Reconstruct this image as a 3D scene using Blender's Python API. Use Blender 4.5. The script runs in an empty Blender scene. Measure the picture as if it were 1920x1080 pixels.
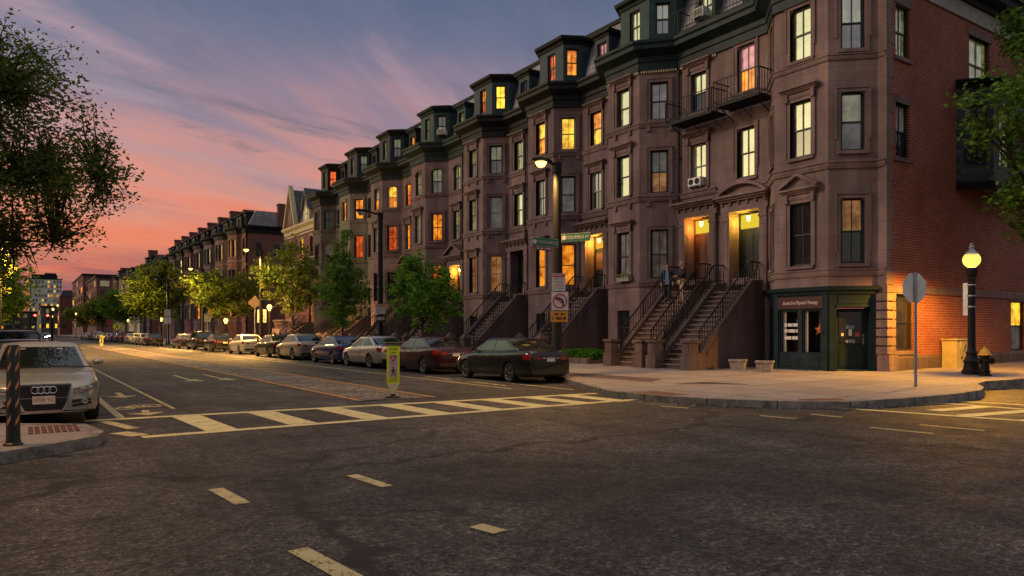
import bpy, bmesh, math, random
import numpy as np
from mathutils import Vector, Matrix
random.seed(11); RNG = np.random.default_rng(5)
S = bpy.context.scene
COL = S.collection
R = math.radians
WORLD = {}            # world matrix of every object that may carry children

# ------------------------------------------------------------------ helpers
def tag(o, label=None, cat=None, group=None, kind=None):
    if label: o['label'] = label
    if cat: o['category'] = cat
    if group: o['group'] = group
    if kind: o['kind'] = kind
    return o

def thing(name, label, cat, loc=(0, 0, 0), rz=0.0, group=None):
    o = bpy.data.objects.new(name, None); COL.objects.link(o)
    o.empty_display_size = 0.3
    o.location = loc; o.rotation_euler = (0, 0, rz)
    WORLD[o] = Matrix.Translation(loc) @ Matrix.Rotation(rz, 4, 'Z')
    return tag(o, label, cat, group)

def link(name, me, parent=None, world=None):
    """mesh object; world = its world matrix (default: the parent's)"""
    o = bpy.data.objects.new(name, me); COL.objects.link(o)
    pw = WORLD.get(parent, Matrix.Identity(4)) if parent is not None else Matrix.Identity(4)
    if world is None: world = pw.copy()
    if parent is not None: o.parent = parent
    o.matrix_local = pw.inverted() @ world
    WORLD[o] = world
    return o

def slot(o, i, m):
    o.material_slots[i].link = 'OBJECT'; o.material_slots[i].material = m

def copy_tree(o, parent=None):
    c = o.copy(); COL.objects.link(c)
    if parent is not None: c.parent = parent
    for ch in list(o.children): copy_tree(ch, c)
    return c

class MB:
    def __init__(self): self.v = []; self.f = []; self.m = []; self.T = None
    def V(self, p):
        p = Vector(p)
        if self.T is not None: p = self.T @ p
        self.v.append(p); return len(self.v) - 1
    def poly(self, pts, m=0):
        self.f.append([self.V(p) for p in pts]); self.m.append(m)
    def idx(self, ids, m=0): self.f.append(list(ids)); self.m.append(m)
    def box(self, x0, x1, y0, y1, z0, z1, m=0):
        a = [self.V(p) for p in [(x0,y0,z0),(x1,y0,z0),(x1,y1,z0),(x0,y1,z0),(x0,y0,z1),(x1,y0,z1),(x1,y1,z1),(x0,y1,z1)]]
        for q in [(0,3,2,1),(4,5,6,7),(0,1,5,4),(1,2,6,5),(2,3,7,6),(3,0,4,7)]: self.idx([a[i] for i in q], m)
    def bar(self, p, q, w, h=None, m=0, up=(0,0,1)):
        p = Vector(p); q = Vector(q); h = w if h is None else h
        d = (q-p).normalized(); u = Vector(up)
        if abs(d.dot(u)) > .98: u = Vector((1,0,0))
        s = d.cross(u).normalized(); u = s.cross(d)
        a = []
        for c in (p, q):
            for (i, j) in ((-1,-1),(1,-1),(1,1),(-1,1)): a.append(self.V(c + s*(i*w/2) + u*(j*h/2)))
        for k in [(0,1,2,3),(7,6,5,4),(0,4,5,1),(1,5,6,2),(2,6,7,3),(3,7,4,0)]: self.idx([a[i] for i in k], m)
    def tube(self, pts, radii, n=8, m=0, cap=True):
        rings = []
        pts = [Vector(p) for p in pts]
        for i, p in enumerate(pts):
            d = (pts[min(i+1, len(pts)-1)] - pts[max(i-1, 0)]).normalized()
            u = Vector((0,0,1)) if abs(d.z) < .9 else Vector((1,0,0))
            s = d.cross(u).normalized(); u = s.cross(d)
            r = radii[i] if hasattr(radii, '__len__') else radii
            rings.append([self.V(p + (s*math.cos(2*math.pi*k/n) + u*math.sin(2*math.pi*k/n))*r) for k in range(n)])
        for a, b in zip(rings, rings[1:]):
            for k in range(n): self.idx([a[k], a[(k+1)%n], b[(k+1)%n], b[k]], m)
        if cap: self.idx(rings[0][::-1], m); self.idx(rings[-1], m)
    def lathe(self, prof, n=16, m=0, c=(0,0,0), axis='z'):
        rings = []
        for (r, h) in prof:
            ring = []
            for k in range(n):
                a = 2*math.pi*k/n; x, y = r*math.cos(a), r*math.sin(a)
                p = (x, y, h) if axis == 'z' else ((h, x, y) if axis == 'x' else (x, h, -y))
                ring.append(self.V((p[0]+c[0], p[1]+c[1], p[2]+c[2])))
            rings.append(ring)
        for a, b in zip(rings, rings[1:]):
            for k in range(n): self.idx([a[k], a[(k+1)%n], b[(k+1)%n], b[k]], m)
        self.idx(rings[0][::-1], m); self.idx(rings[-1], m)
    def prism(self, pts, ext, m=0):
        ext = Vector(ext); n = len(pts)
        a = [self.V(p) for p in pts]; b = [self.V(Vector(p)+ext) for p in pts]
        self.idx(a[::-1], m); self.idx(b, m)
        for i in range(n): self.idx([a[i], a[(i+1)%n], b[(i+1)%n], b[i]], m)
    def sweep(self, path, prof, m=0, closed_prof=True, caps=True):
        """path: plan points; outward = left of travel; prof: [(out, z)]"""
        P = [Vector((p[0], p[1])) for p in path]; n = len(P); offs = []
        for i in range(n):
            ns = []
            if i > 0: d = (P[i]-P[i-1]).normalized(); ns.append(Vector((-d.y, d.x)))
            if i < n-1: d = (P[i+1]-P[i]).normalized(); ns.append(Vector((-d.y, d.x)))
            if len(ns) == 2:
                s = (ns[0]+ns[1]); offs.append(s / max(.3, (1 + ns[0].dot(ns[1]))))
            else: offs.append(ns[0])
        rows = [[self.V((P[i].x+offs[i].x*o, P[i].y+offs[i].y*o, z)) for (o, z) in prof] for i in range(n)]
        k = len(prof)
        for a, b in zip(rows, rows[1:]):
            for j in range(k if closed_prof else k-1): self.idx([a[j], a[(j+1)%k], b[(j+1)%k], b[j]], m)
        if caps and closed_prof: self.idx(rows[0][::-1], m); self.idx(rows[-1], m)
    def mesh(self, name, mats=(), smooth=False, angle=40, fix=True):
        me = bpy.data.meshes.new(name)
        me.from_pydata([tuple(p) for p in self.v], [], self.f)
        for mt in (mats if isinstance(mats, (list, tuple)) else [mats]): me.materials.append(mt)
        me.polygons.foreach_set('material_index', self.m)
        if fix:
            bm = bmesh.new(); bm.from_mesh(me)
            bmesh.ops.recalc_face_normals(bm, faces=bm.faces); bm.to_mesh(me); bm.free()
        if smooth:
            me.polygons.foreach_set('use_smooth', [True]*len(me.polygons)); me.set_sharp_from_angle(angle=R(angle))
        me.update(); return me
    def build(self, name, mats, parent=None, smooth=False, angle=40, fix=True, local=False):
        """vertices are world coordinates unless local"""
        if parent is not None and not local:
            inv = WORLD[parent].inverted(); self.v = [inv @ p for p in self.v]
        return link(name, self.mesh(name, mats, smooth, angle, fix), parent)

# ------------------------------------------------------------------ materials
def newmat(name):
    m = bpy.data.materials.new(name); m.use_nodes = True
    nt = m.node_tree; nt.nodes.clear()
    out = nt.nodes.new('ShaderNodeOutputMaterial')
    return m, nt, out

class N:
    def __init__(s, nt): s.nt = nt
    def __call__(s, t, **kw):
        n = s.nt.nodes.new('ShaderNode'+t)
        for k, v in kw.items():
            if k.startswith('i_'):
                key = k[2:].replace('_', ' ')
                s.set(n, key, v)
            elif k.startswith('n') and k[1:].isdigit(): s.set(n, int(k[1:]), v)
            else: setattr(n, k, v)
        return n
    def set(s, n, key, v):
        if isinstance(v, bpy.types.NodeSocket): s.nt.links.new(v, n.inputs[key])
        else: n.inputs[key].default_value = v
    def math(s, op, a, b=None, c=None):
        n = s.nt.nodes.new('ShaderNodeMath'); n.operation = op
        for i, v in enumerate((a, b, c)):
            if v is not None: s.set(n, i, v)
        return n.outputs[0]
    def mix(s, f, a, b, blend='MIX'):
        n = s.nt.nodes.new('ShaderNodeMix'); n.data_type = 'RGBA'; n.blend_type = blend
        s.set(n, 0, f); s.set(n, 6, a if isinstance(a, bpy.types.NodeSocket) else (*a[:3], 1)); s.set(n, 7, b if isinstance(b, bpy.types.NodeSocket) else (*b[:3], 1))
        return n.outputs[2]
    def ramp(s, fac, stops, interp='LINEAR'):
        n = s.nt.nodes.new('ShaderNodeValToRGB'); cr = n.color_ramp; cr.interpolation = interp
        while len(cr.elements) < len(stops): cr.elements.new(.5)
        for e, (p, c) in zip(cr.elements, stops): e.position = p; e.color = (*c[:3], 1) if hasattr(c, '__len__') else (c, c, c, 1)
        s.set(n, 0, fac); return n.outputs[0]
    def noise(s, scale, vec=None, detail=4, rough=.55, dist=0.0):
        n = s.nt.nodes.new('ShaderNodeTexNoise')
        n.inputs['Scale'].default_value = scale; n.inputs['Detail'].default_value = detail
        n.inputs['Roughness'].default_value = rough; n.inputs['Distortion'].default_value = dist
        if vec is not None: s.nt.links.new(vec, n.inputs['Vector'])
        return n.outputs[0]
    def obj(s): return s.nt.nodes.new('ShaderNodeTexCoord').outputs['Object']
    def pos(s): return s.nt.nodes.new('ShaderNodeNewGeometry').outputs['Position']
    def rnd(s): return s.nt.nodes.new('ShaderNodeObjectInfo').outputs['Random']
    def xyz(s, v):
        n = s.nt.nodes.new('ShaderNodeSeparateXYZ'); s.set(n, 0, v); return n.outputs
    def comb(s, x, y, z=0.0):
        n = s.nt.nodes.new('ShaderNodeCombineXYZ'); s.set(n, 0, x); s.set(n, 1, y); s.set(n, 2, z); return n.outputs[0]
    def scale(s, v, k):
        n = s.nt.nodes.new('ShaderNodeVectorMath'); n.operation = 'MULTIPLY'; s.set(n, 0, v); n.inputs[1].default_value = k; return n.outputs[0]
    def bump(s, h, strength=.3, dist=.02):
        n = s.nt.nodes.new('ShaderNodeBump'); n.inputs['Strength'].default_value = strength; n.inputs['Distance'].default_value = dist
        s.set(n, 'Height', h); return n.outputs[0]
    def bsdf(s, out, color, rough=.8, metal=0.0, normal=None, spec=None, coat=0.0):
        b = s.nt.nodes.new('ShaderNodeBsdfPrincipled')
        s.set(b, 'Base Color', color if isinstance(color, bpy.types.NodeSocket) else (*color[:3], 1))
        s.set(b, 'Roughness', rough); s.set(b, 'Metallic', metal)
        if spec is not None: s.set(b, 'Specular IOR Level', spec)
        if coat: s.set(b, 'Coat Weight', coat); s.set(b, 'Coat Roughness', .04)
        if normal is not None: s.set(b, 'Normal', normal)
        s.nt.links.new(b.outputs[0], out.inputs[0]); return b

def plain(name, c, rough=.7, metal=0.0, var=.18, scale=3.0, spec=None, coat=0.0, bump=0.0):
    m, nt, out = newmat(name); n = N(nt)
    v = n.noise(scale, n.obj(), 5)
    col = n.mix(n.ramp(v, [(.3, 0), (.72, 1)]), [x*(1-var) for x in c], [min(1, x*(1+var)) for x in c])
    nor = n.bump(n.noise(scale*14, n.obj(), 3), bump, .01) if bump else None
    n.bsdf(out, col, rough, metal, nor, spec, coat); return m

def emit(name, c, s, var=0.0):
    m, nt, out = newmat(name); n = N(nt)
    e = n('Emission', i_Color=(*c, 1), i_Strength=s); nt.links.new(e.outputs[0], out.inputs[0]); return m

def brownstone(name, c, joint=.55):
    m, nt, out = newmat(name); n = N(nt)
    P = n.pos(); x, y, z = n.xyz(P)[:3]
    uv = n.comb(n.math('ADD', x, y), z)
    big = n.noise(.55, P, 5, .6); streak = n.noise(1.0, n.scale(P, (2.4, 2.4, .22)), 4, .6); fine = n.noise(26, P, 3)
    col = n.mix(n.ramp(big, [(.34, 0), (.66, 1)]), [k*.62 for k in c], [k*1.3 for k in c])
    col = n.mix(n.math('MULTIPLY', n.ramp(streak, [(.42, 0), (.66, 1)]), .75), col, [c[0]*.50, c[1]*.52, c[2]*.52])
    col = n.mix(n.math('MULTIPLY', n.ramp(fine, [(.35, 0), (.7, 1)]), .25), col, [k*1.45 for k in c])
    br = n('TexBrick', i_Scale=1.0); nt.links.new(uv, br.inputs['Vector'])
    for k, v in (('Mortar Size', .012), ('Brick Width', 1.15), ('Row Height', .5), ('Mortar Smooth', .3)): br.inputs[k].default_value = v
    col = n.mix(n.math('MULTIPLY', br.outputs['Fac'], joint), col, [k*.5 for k in c])
    h = n.math('SUBTRACT', n.math('MULTIPLY', fine, .4), br.outputs['Fac'])
    n.bsdf(out, col, .86, 0, n.bump(h, .35, .012), .25); return m

def bricks(name, c1, c2, mortar, axis='xz', bw=.215, rh=.07):
    m, nt, out = newmat(name); n = N(nt)
    P = n.pos(); x, y, z = n.xyz(P)[:3]
    uv = n.comb(n.math('ADD', x, y) if axis == 'sum' else x, z)
    br = n('TexBrick', i_Scale=1.0); nt.links.new(uv, br.inputs['Vector'])
    br.inputs['Color1'].default_value = (*c1, 1); br.inputs['Color2'].default_value = (*c2, 1); br.inputs['Mortar'].default_value = (*mortar, 1)
    for k, v in (('Mortar Size', .016), ('Brick Width', bw), ('Row Height', rh), ('Mortar Smooth', .2), ('Bias', -.1)): br.inputs[k].default_value = v
    big = n.noise(.5, P, 5, .65); sp = n.noise(9, P, 3)
    col = n.mix(n.ramp(big, [(.35, 0), (.68, .55)]), br.outputs['Color'], [k*.5 for k in c1])
    col = n.mix(n.math('MULTIPLY', n.ramp(sp, [(.55, 0), (.75, 1)]), .35), col, [k*.55 for k in c2])
    h = n.math('SUBTRACT', n.math('MULTIPLY', sp, .5), br.outputs['Fac'])
    n.bsdf(out, col, .85, 0, n.bump(h, .5, .01), .3); return m

def slate(name, c):
    m, nt, out = newmat(name); n = N(nt)
    P = n.pos(); x, y, z = n.xyz(P)[:3]
    uv = n.comb(n.math('ADD', x, y), z)
    br = n('TexBrick', i_Scale=1.0); nt.links.new(uv, br.inputs['Vector'])
    br.inputs['Color1'].default_value = (*[k*.75 for k in c], 1); br.inputs['Color2'].default_value = (*[k*1.25 for k in c], 1); br.inputs['Mortar'].default_value = (*[k*.25 for k in c], 1)
    for k, v in (('Mortar Size', .012), ('Brick Width', .3), ('Row Height', .24), ('Mortar Smooth', .1)): br.inputs[k].default_value = v
    col = n.mix(n.ramp(n.noise(1.2, P, 4), [(.3, 0), (.75, .5)]), br.outputs['Color'], [k*.55 for k in c])
    n.bsdf(out, col, .6, 0, n.bump(n.math('SUBTRACT', 1.0, br.outputs['Fac']), .5, .015), .4); return m

def pane_mat(name, em, es, dif, gloss, folds=True, vary=.35):
    """window glass over what stands behind it: a lit shade or curtain, an unlit one, or sky reflection painted as a tint and glow"""
    m, nt, out = newmat(name); n = N(nt)
    P = n.obj(); x, y, z = n.xyz(P)[:3]; r = n.rnd()
    wv = n.noise(1.0, n.comb(n.math('MULTIPLY_ADD', x, 9.0, n.math('MULTIPLY', r, 50)), n.math('MULTIPLY', z, .8), r), 3)
    patch = n.noise(2.3, n.comb(n.math('ADD', x, n.math('MULTIPLY', r, 31)), z, n.math('MULTIPLY', r, 9)), 3)
    k = n.math('MULTIPLY', n.ramp(wv, [(.3, .55 if folds else .85), (.7, 1.0)]), n.math('MULTIPLY_ADD', r, vary*2, 1-vary))
    k = n.math('MULTIPLY', k, n.ramp(patch, [(.34, .35), (.60, 1.15)]))
    d = n('BsdfDiffuse'); n.set(d, 'Color', n.mix(k, [q*.35 for q in dif], dif))
    base = d.outputs[0]
    if es > 0:
        e = n('Emission'); n.set(e, 'Color', n.mix(n.ramp(patch, [(.3, 0), (.6, 1)]), [em[0], em[1]*.62, em[2]*.4], em)); n.set(e, 'Strength', n.math('MULTIPLY', k, es))
        a = n('AddShader'); nt.links.new(d.outputs[0], a.inputs[0]); nt.links.new(e.outputs[0], a.inputs[1]); base = a.outputs[0]
    g = n('BsdfGlossy', i_Color=(.93, .97, .95, 1), i_Roughness=.03)
    nz = n.noise(1.6, P, 2); n.set(g, 'Normal', n.bump(nz, .05, .02))
    mx = n('MixShader', n0=gloss); nt.links.new(base, mx.inputs[1]); nt.links.new(g.outputs[0], mx.inputs[2])
    nt.links.new(mx.outputs[0], out.inputs[0]); return m

def paint(name, c, metal=.4, rough=.28):
    m, nt, out = newmat(name); n = N(nt)
    z = n.xyz(n.obj())[2]
    low = n.ramp(z, [(.22, .5), (.55, 0)])               # road dust along the sills
    col = n.mix(n.math('MULTIPLY', low, .10), c, (.07, .058, .048))
    b = n.bsdf(out, col, rough+.12, metal, None, .12, .8); n.set(b, 'Coat Roughness', .015); return m

def leafmat(name, dark, light, trans=.35):
    m, nt, out = newmat(name); n = N(nt)
    g = nt.nodes.new('ShaderNodeNewGeometry')
    col = n.ramp(g.outputs['Random Per Island'], [(0, dark), (.55, [(a+b)/2 for a, b in zip(dark, light)]), (1, light)])
    d = n('BsdfDiffuse'); n.set(d, 'Color', col)
    t = n('BsdfTranslucent'); n.set(t, 'Color', n.mix(.5, col, light))
    mx = n('MixShader', n0=trans); nt.links.new(d.outputs[0], mx.inputs[1]); nt.links.new(t.outputs[0], mx.inputs[2])
    nt.links.new(mx.outputs[0], out.inputs[0]); return m

M = {}
M['stone'] = brownstone('brownstone', (.205, .140, .136))
M['stone_b'] = brownstone('brownstone_warm', (.24, .165, .150))
M['stone_c'] = brownstone('brownstone_plum', (.172, .118, .122))
M['stone_grey'] = brownstone('grey_stone', (.165, .155, .13))
M['stone_dark'] = brownstone('dark_stone', (.10, .085, .085))
M['trim'] = brownstone('stone_trim', (.20, .136, .130), .1)
M['trim_grey'] = brownstone('grey_trim', (.19, .175, .14), .1)
M['stoop'] = brownstone('stoop_stone', (.125, .090, .085), .15)
M['tread'] = brownstone('worn_tread', (.23, .165, .15), .0)
M['brick'] = bricks('red_brick', (.37, .078, .045), (.20, .045, .032), (.36, .225, .16), 'xz', .27, .095)
M['brick2'] = bricks('old_brick', (.24, .075, .055), (.18, .05, .04), (.17, .12, .11), 'sum')
M['slate'] = slate('grey_slate', (.30, .30, .335))
M['slate_d'] = slate('dark_slate', (.09, .095, .11))
M['clap'] = slate('dark_clapboard', (.055, .065, .085))
M['cream'] = plain('cream_trim', (.52, .45, .28), .8)
M['frieze'] = plain('grey_frieze', (.33, .31, .28), .8)
for k, c in dict(green=(.026, .048, .052), dkgreen=(.014, .031, .034), slateblue=(.045, .072, .092), navy=(.022, .028, .04), black=(.014, .016, .018), teal=(.030, .072, .066), shop=(.014, .034, .042)).items():
    M['p_'+k] = plain('painted_'+k, [q*.8 for q in c], .55, 0, .3, 2.5, .2)
M['iron'] = plain('black_iron', (.010, .010, .012), .55, 0, .2, 3, .2)
M['sash'] = plain('dark_sash', (.018, .021, .024), .45)
M['sash_l'] = plain('pale_sash', (.30, .30, .28), .5)
M['door_brown'] = plain('brown_door', (.10, .035, .018), .4)
M['door_black'] = plain('black_door', (.012, .018, .018), .35)
M['brass'] = plain('brass', (.7, .5, .2), .3, 1)
M['steel'] = plain('galvanised_steel', (.42, .42, .43), .45, .8)
M['alum'] = plain('sign_back', (.80, .77, .74), .5, .1)
M['white'] = plain('white_paint', (.75, .73, .70), .6, 0, .1)
M['rubber'] = plain('rubber', (.012, .012, .012), .85)
# window panes
M['w_cream'] = pane_mat('pane_cream', (.95, 1, .36), .13, (.44, .50, .26), .46)  # cream tint and faint glow stand in for sky reflected in the glass
M['w_grey'] = pane_mat('pane_grey', (1, .9, .75), .02, (.34, .33, .32), .26)
M['w_dark'] = pane_mat('pane_dark', (1, .6, .2), 0, (.03, .028, .03), .16)
M['w_orange'] = pane_mat('pane_orange', (1, .33, .02), 1.25, (.3, .12, .03), .10)
M['w_red'] = pane_mat('pane_red', (1, .15, .02), .75, (.3, .08, .03), .10)
M['w_yellow'] = pane_mat('pane_yellow', (1, .60, .04), 1.35, (.4, .3, .08), .10)
M['w_pink'] = pane_mat('pane_pink', (1, .26, .45), .42, (.4, .15, .25), .2)
M['w_navy'] = pane_mat('pane_navy', (.1, .15, .5), .02, (.012, .018, .07), .04)
M['w_amber'] = pane_mat('pane_amber', (1, .45, .12), .25, (.2, .1, .05), .14)
M['lampglow'] = emit('lamp_glow', (1, .62, .16), 9)
M['sodium'] = emit('sodium_glow', (1, .58, .12), 4)
M['bulb_y'] = emit('transom_glow', (1, .72, .05), .62)
M['bulb_o'] = emit('entry_glow', (1, .42, .03), .8)
# ------------------------------------------------------------------ house kit
XW, XB = 24.9, 23.7
def gz(x): return .15 + .012*max(0, x-14.5)      # pavement height
_win = {}
def sash_mesh(w, h, mun, simple=False):
    k = ('s', round(w,2), round(h,2), mun, simple)
    if k in _win: return _win[k]
    b = MB(); f = .065; a, c = .10, .20
    b.box(-w/2, -w/2+f, a, c, 0, h); b.box(w/2-f, w/2, a, c, 0, h)
    b.box(-w/2+f, w/2-f, a, c, h-f, h); b.box(-w/2+f, w/2-f, a, c, 0, f*1.2)
    b.box(-w/2+f, w/2-f, a+.02, c-.02, h*.5-.03, h*.5+.025)
    if not simple:
        s = .04      # sash stiles
        for (z0, z1, y) in ((f*1.2, h*.5-.03, .15), (h*.5+.025, h-f, .13)):
            b.box(-w/2+f, -w/2+f+s, y, y+.03, z0, z1); b.box(w/2-f-s, w/2-f, y, y+.03, z0, z1)
            if mun: b.box(-.014, .014, y-.004, y+.026, z0, z1)
    _win[k] = b.mesh('window', [M['sash']]); return _win[k]
def pane_mesh(w, h):
    k = ('p', round(w,2), round(h,2))
    if k in _win: return _win[k]
    b = MB(); f = .06
    b.poly([(-w/2+f,.165,h*.5),(w/2-f,.165,h*.5),(w/2-f,.165,h-f),(-w/2+f,.165,h-f)], 0)
    b.poly([(-w/2+f,.172,f),(w/2-f,.172,f),(w/2-f,.172,h*.5),(-w/2+f,.172,h*.5)], 1)
    _win[k] = b.mesh('pane', [M['w_dark'], M['w_dark']], fix=False); return _win[k]
def arc(x0, x1, zs, rise, n=8):
    w = x1-x0
    return [(x0+w*i/n, zs + rise*(1-((2*i/n)-1)**2)) for i in range(n+1)]
def surround_mesh(w, h, kind):
    k = ('t', round(w,2), round(h,2), kind)
    if k in _win: return _win[k]
    b = MB(); c = .13; p = -.045
    if kind in ('hood', 'pediment', 'plain', 'round'):
        for s in (-1, 1):
            x0, x1 = sorted((s*w/2, s*(w/2+c))); b.box(x0, x1, p, .098, 0, h)
            x0, x1 = sorted((s*(w/2+c), s*(w/2+c+.05))); b.box(x0, x1, p-.03, .02, -.003 if kind != 'round' else .4, h+c)
        b.box(-w/2-c, w/2+c, p, .098, h, h+c)
        b.box(-w/2-c-.05, w/2+c+.05, p-.03, .02, h+c, h+c+.05)
    if kind in ('round', 'arch'):
        rise = .09 if kind == 'round' else .24
        top = arc(-w/2, w/2, h-rise, rise, 10)
        if kind == 'round': top = [(-w/2, h-.13), (-w/2+.03, h-.06), (-w/2+.09, h-.02), (-w/2+.16, h), (w/2-.16, h), (w/2-.09, h-.02), (w/2-.03, h-.06), (w/2, h-.13)]
        for q, r in zip(top, top[1:]):
            if q[1] < h-.002 or r[1] < h-.002:
                b.prism([(q[0], .006, q[1]), (r[0], .006, r[1]), (r[0], .006, h), (q[0], .006, h)], (0, .09, 0))
    if kind == 'arch':
        o = arc(-w/2-.14, w/2+.14, h-.24, .36, 12); i = arc(-w/2, w/2, h-.24, .24, 12)
        for j in range(12):
            b.prism([(i[j][0], -.06, i[j][1]), (i[j+1][0], -.06, i[j+1][1]), (o[j+1][0], -.06, o[j+1][1]), (o[j][0], -.06, o[j][1])], (0, .1, 0))
    if kind in ('hood', 'pediment'):
        W = w/2+c+.17; z = h+c+.055
        b.box(-W+.1, W-.1, -.08, .02, z, z+.14)
        for (o, a, d) in ((.05, .14, .20), (.0, .20, .26), (-.06, .26, .33)):
            b.box(-W+o, W-o, -.16-(.05-o)*1.3, .02, z+a, z+d)
        for s in (-1, 1):
            x0, x1 = sorted((s*(W-.12), s*(W-.26))); b.box(x0, x1, -.15, .02, z-.16, z+.137)
    if kind == 'pediment':
        z = h+c+.39; W = w/2+c+.22
        b.prism([(-W, -.12, z), (W, -.12, z), (0, -.12, z+.42)], (0, .14, 0))
        for s in (-1, 1):
            b.prism([(s*W, -.30, z), (s*(W+.06), -.30, z+.10), (0, -.30, z+.56), (0, -.30, z+.44)], (0, .3, 0))
    _win[k] = b.mesh('surround', [M['trim']]); return _win[k]

def sill_mesh(w):
    k = ('l', round(w, 2))
    if k not in _win:
        b = MB(); b.box(-w/2-.12, w/2+.12, -.10, .10, -.12, -.003); _win[k] = b.mesh('sill', [M['trim']])
    return _win[k]
def frame_mat(p, q, s, z):
    """local frame on the wall p->q at distance s: x back towards p, y inward, z up"""
    p = Vector((p[0], p[1], 0)); q = Vector((q[0], q[1], 0)); d = (q-p).normalized()
    o = p + d*s; inn = Vector((d.y, -d.x, 0))
    m = Matrix.Identity(4)
    for i in range(3): m[i][0] = -d[i]; m[i][1] = inn[i]
    m[0][3], m[1][3], m[2][3] = o.x, o.y, z
    return m
def window(parent, mtx, w, h, up, lo=None, kind=None, mun=True, trim=None, sash=None, label=None, simple=False):
    o = link('window', sash_mesh(w, h, mun, simple), parent, mtx)
    if sash: slot(o, 0, M[sash])
    pn = link('pane', pane_mesh(w, h), o)
    slot(pn, 0, M['w_'+up]); slot(pn, 1, M['w_'+(lo or up)])
    if kind:
        t = link('surround', surround_mesh(w, h, kind), o)
        l = link('sill', sill_mesh(w), o)
        if trim: slot(t, 0, M[trim]); slot(l, 0, M[trim])
    if label: o['label'] = label
    return o
def wall_face(mb, p, q, z0, z1, ops, depth=.22, m=0):
    """wall from p to q with openings (s_mid, width, za, zb[, depth])"""
    p3 = Vector((p[0], p[1], 0)); q3 = Vector((q[0], q[1], 0)); L = (q3-p3).length; d = (q3-p3)/L
    inn = Vector((d.y, -d.x, 0))
    ops = [(o[0]-o[1]/2, o[0]+o[1]/2, o[2], o[3], o[4] if len(o) > 4 else depth) for o in ops]
    ss = sorted({0, L, *[o[0] for o in ops], *[o[1] for o in ops]}); zz = sorted({z0, z1, *[o[2] for o in ops], *[o[3] for o in ops]})
    P = lambda s, z, i=0.0: p3 + d*s + inn*i + Vector((0, 0, z))
    for a, b in zip(ss, ss[1:]):
        for c, e in zip(zz, zz[1:]):
            sm, zm = (a+b)/2, (c+e)/2
            if any(o[0] < sm < o[1] and o[2] < zm < o[3] for o in ops): continue
            mb.poly([P(b, c), P(a, c), P(a, e), P(b, e)], m)
    for (a, b, c, e, dp) in ops:
        mb.poly([P(a,c), P(a,e), P(a,e,dp), P(a,c,dp)], m); mb.poly([P(b,c), P(b,c,dp), P(b,e,dp), P(b,e)], m)
        mb.poly([P(a,e), P(b,e), P(b,e,dp), P(a,e,dp)], m); mb.poly([P(a,c), P(a,c,dp), P(b,c,dp), P(b,c)], m)
def seglen(p, q): return math.hypot(q[0]-p[0], q[1]-p[1])

CORNICE = [(0, 13.62), (.10, 13.62), (.10, 13.95), (.16, 14.0), (.16, 14.22), (.50, 14.42), (.58, 14.44), (.58, 14.62), (.66, 14.70), (.66, 14.82), (.05, 14.98), (-.25, 14.98), (-.25, 13.62)]

def door_unit(parent, p, q, s, z0, w, hdoor, htr, leaf, trans, depth, glass=False):
    """door leaf, transom, frame and handle at the back of a recess"""
    T = frame_mat(p, q, s, z0)
    b = MB(); b.T = T; y = depth-.12
    fr = .09
    for sg in (-1, 1):
        x0, x1 = sorted((sg*w/2, sg*(w/2-fr))); b.box(x0, x1, y-.03, y+.06, 0, hdoor+htr)
    b.box(-w/2+fr, w/2-fr, y-.03, y+.06, hdoor, hdoor+.09); b.box(-w/2+fr, w/2-fr, y-.03, y+.06, hdoor+htr-.08, hdoor+htr)
    g = w/2-fr
    b.box(-g, g, y, y+.05, 0, hdoor, 0)
    for sg in (-1, 1):                      # raised panels of a pair of leaves
        xa, xb = sorted((sg*.05, sg*(g-.07)))
        for (za, zb) in ((.18, .75), (.85, hdoor*.55), (hdoor*.6, hdoor-.15)):
            b.box(xa, xb, y-.018, y, za, zb, 1 if glass and zb > hdoor*.7 else 0)
    b.box(-.012, .012, y-.012, y, .05, hdoor-.05)
    o = b.build('door', [leaf, M['w_amber']], parent)
    t = MB(); t.T = T; t.poly([(-g, y, hdoor+.09), (g, y, hdoor+.09), (g, y, hdoor+htr-.08), (-g, y, hdoor+htr-.08)])
    t.build('transom', [trans], o, fix=False)
    hb = MB(); hb.T = T; hb.box(.06, .10, y-.05, y-.02, .95, 1.2); hb.lathe([(.01, y-.09), (.028, y-.08), (.028, y-.055), (.01, y-.04)], 10, c=(.08, 0, 1.12), axis='y'); hb.build('handle', [M['brass']], o)
    bk = MB(); bk.T = T; bk.poly([(-w/2-.02, depth+.02, -.02), (w/2+.02, depth+.02, -.02), (w/2+.02, depth+.02, hdoor+htr+.02), (-w/2-.02, depth+.02, hdoor+htr+.02)]); bk.build('vestibule_wall', [M['p_black']], o, fix=False)
    return o
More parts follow.
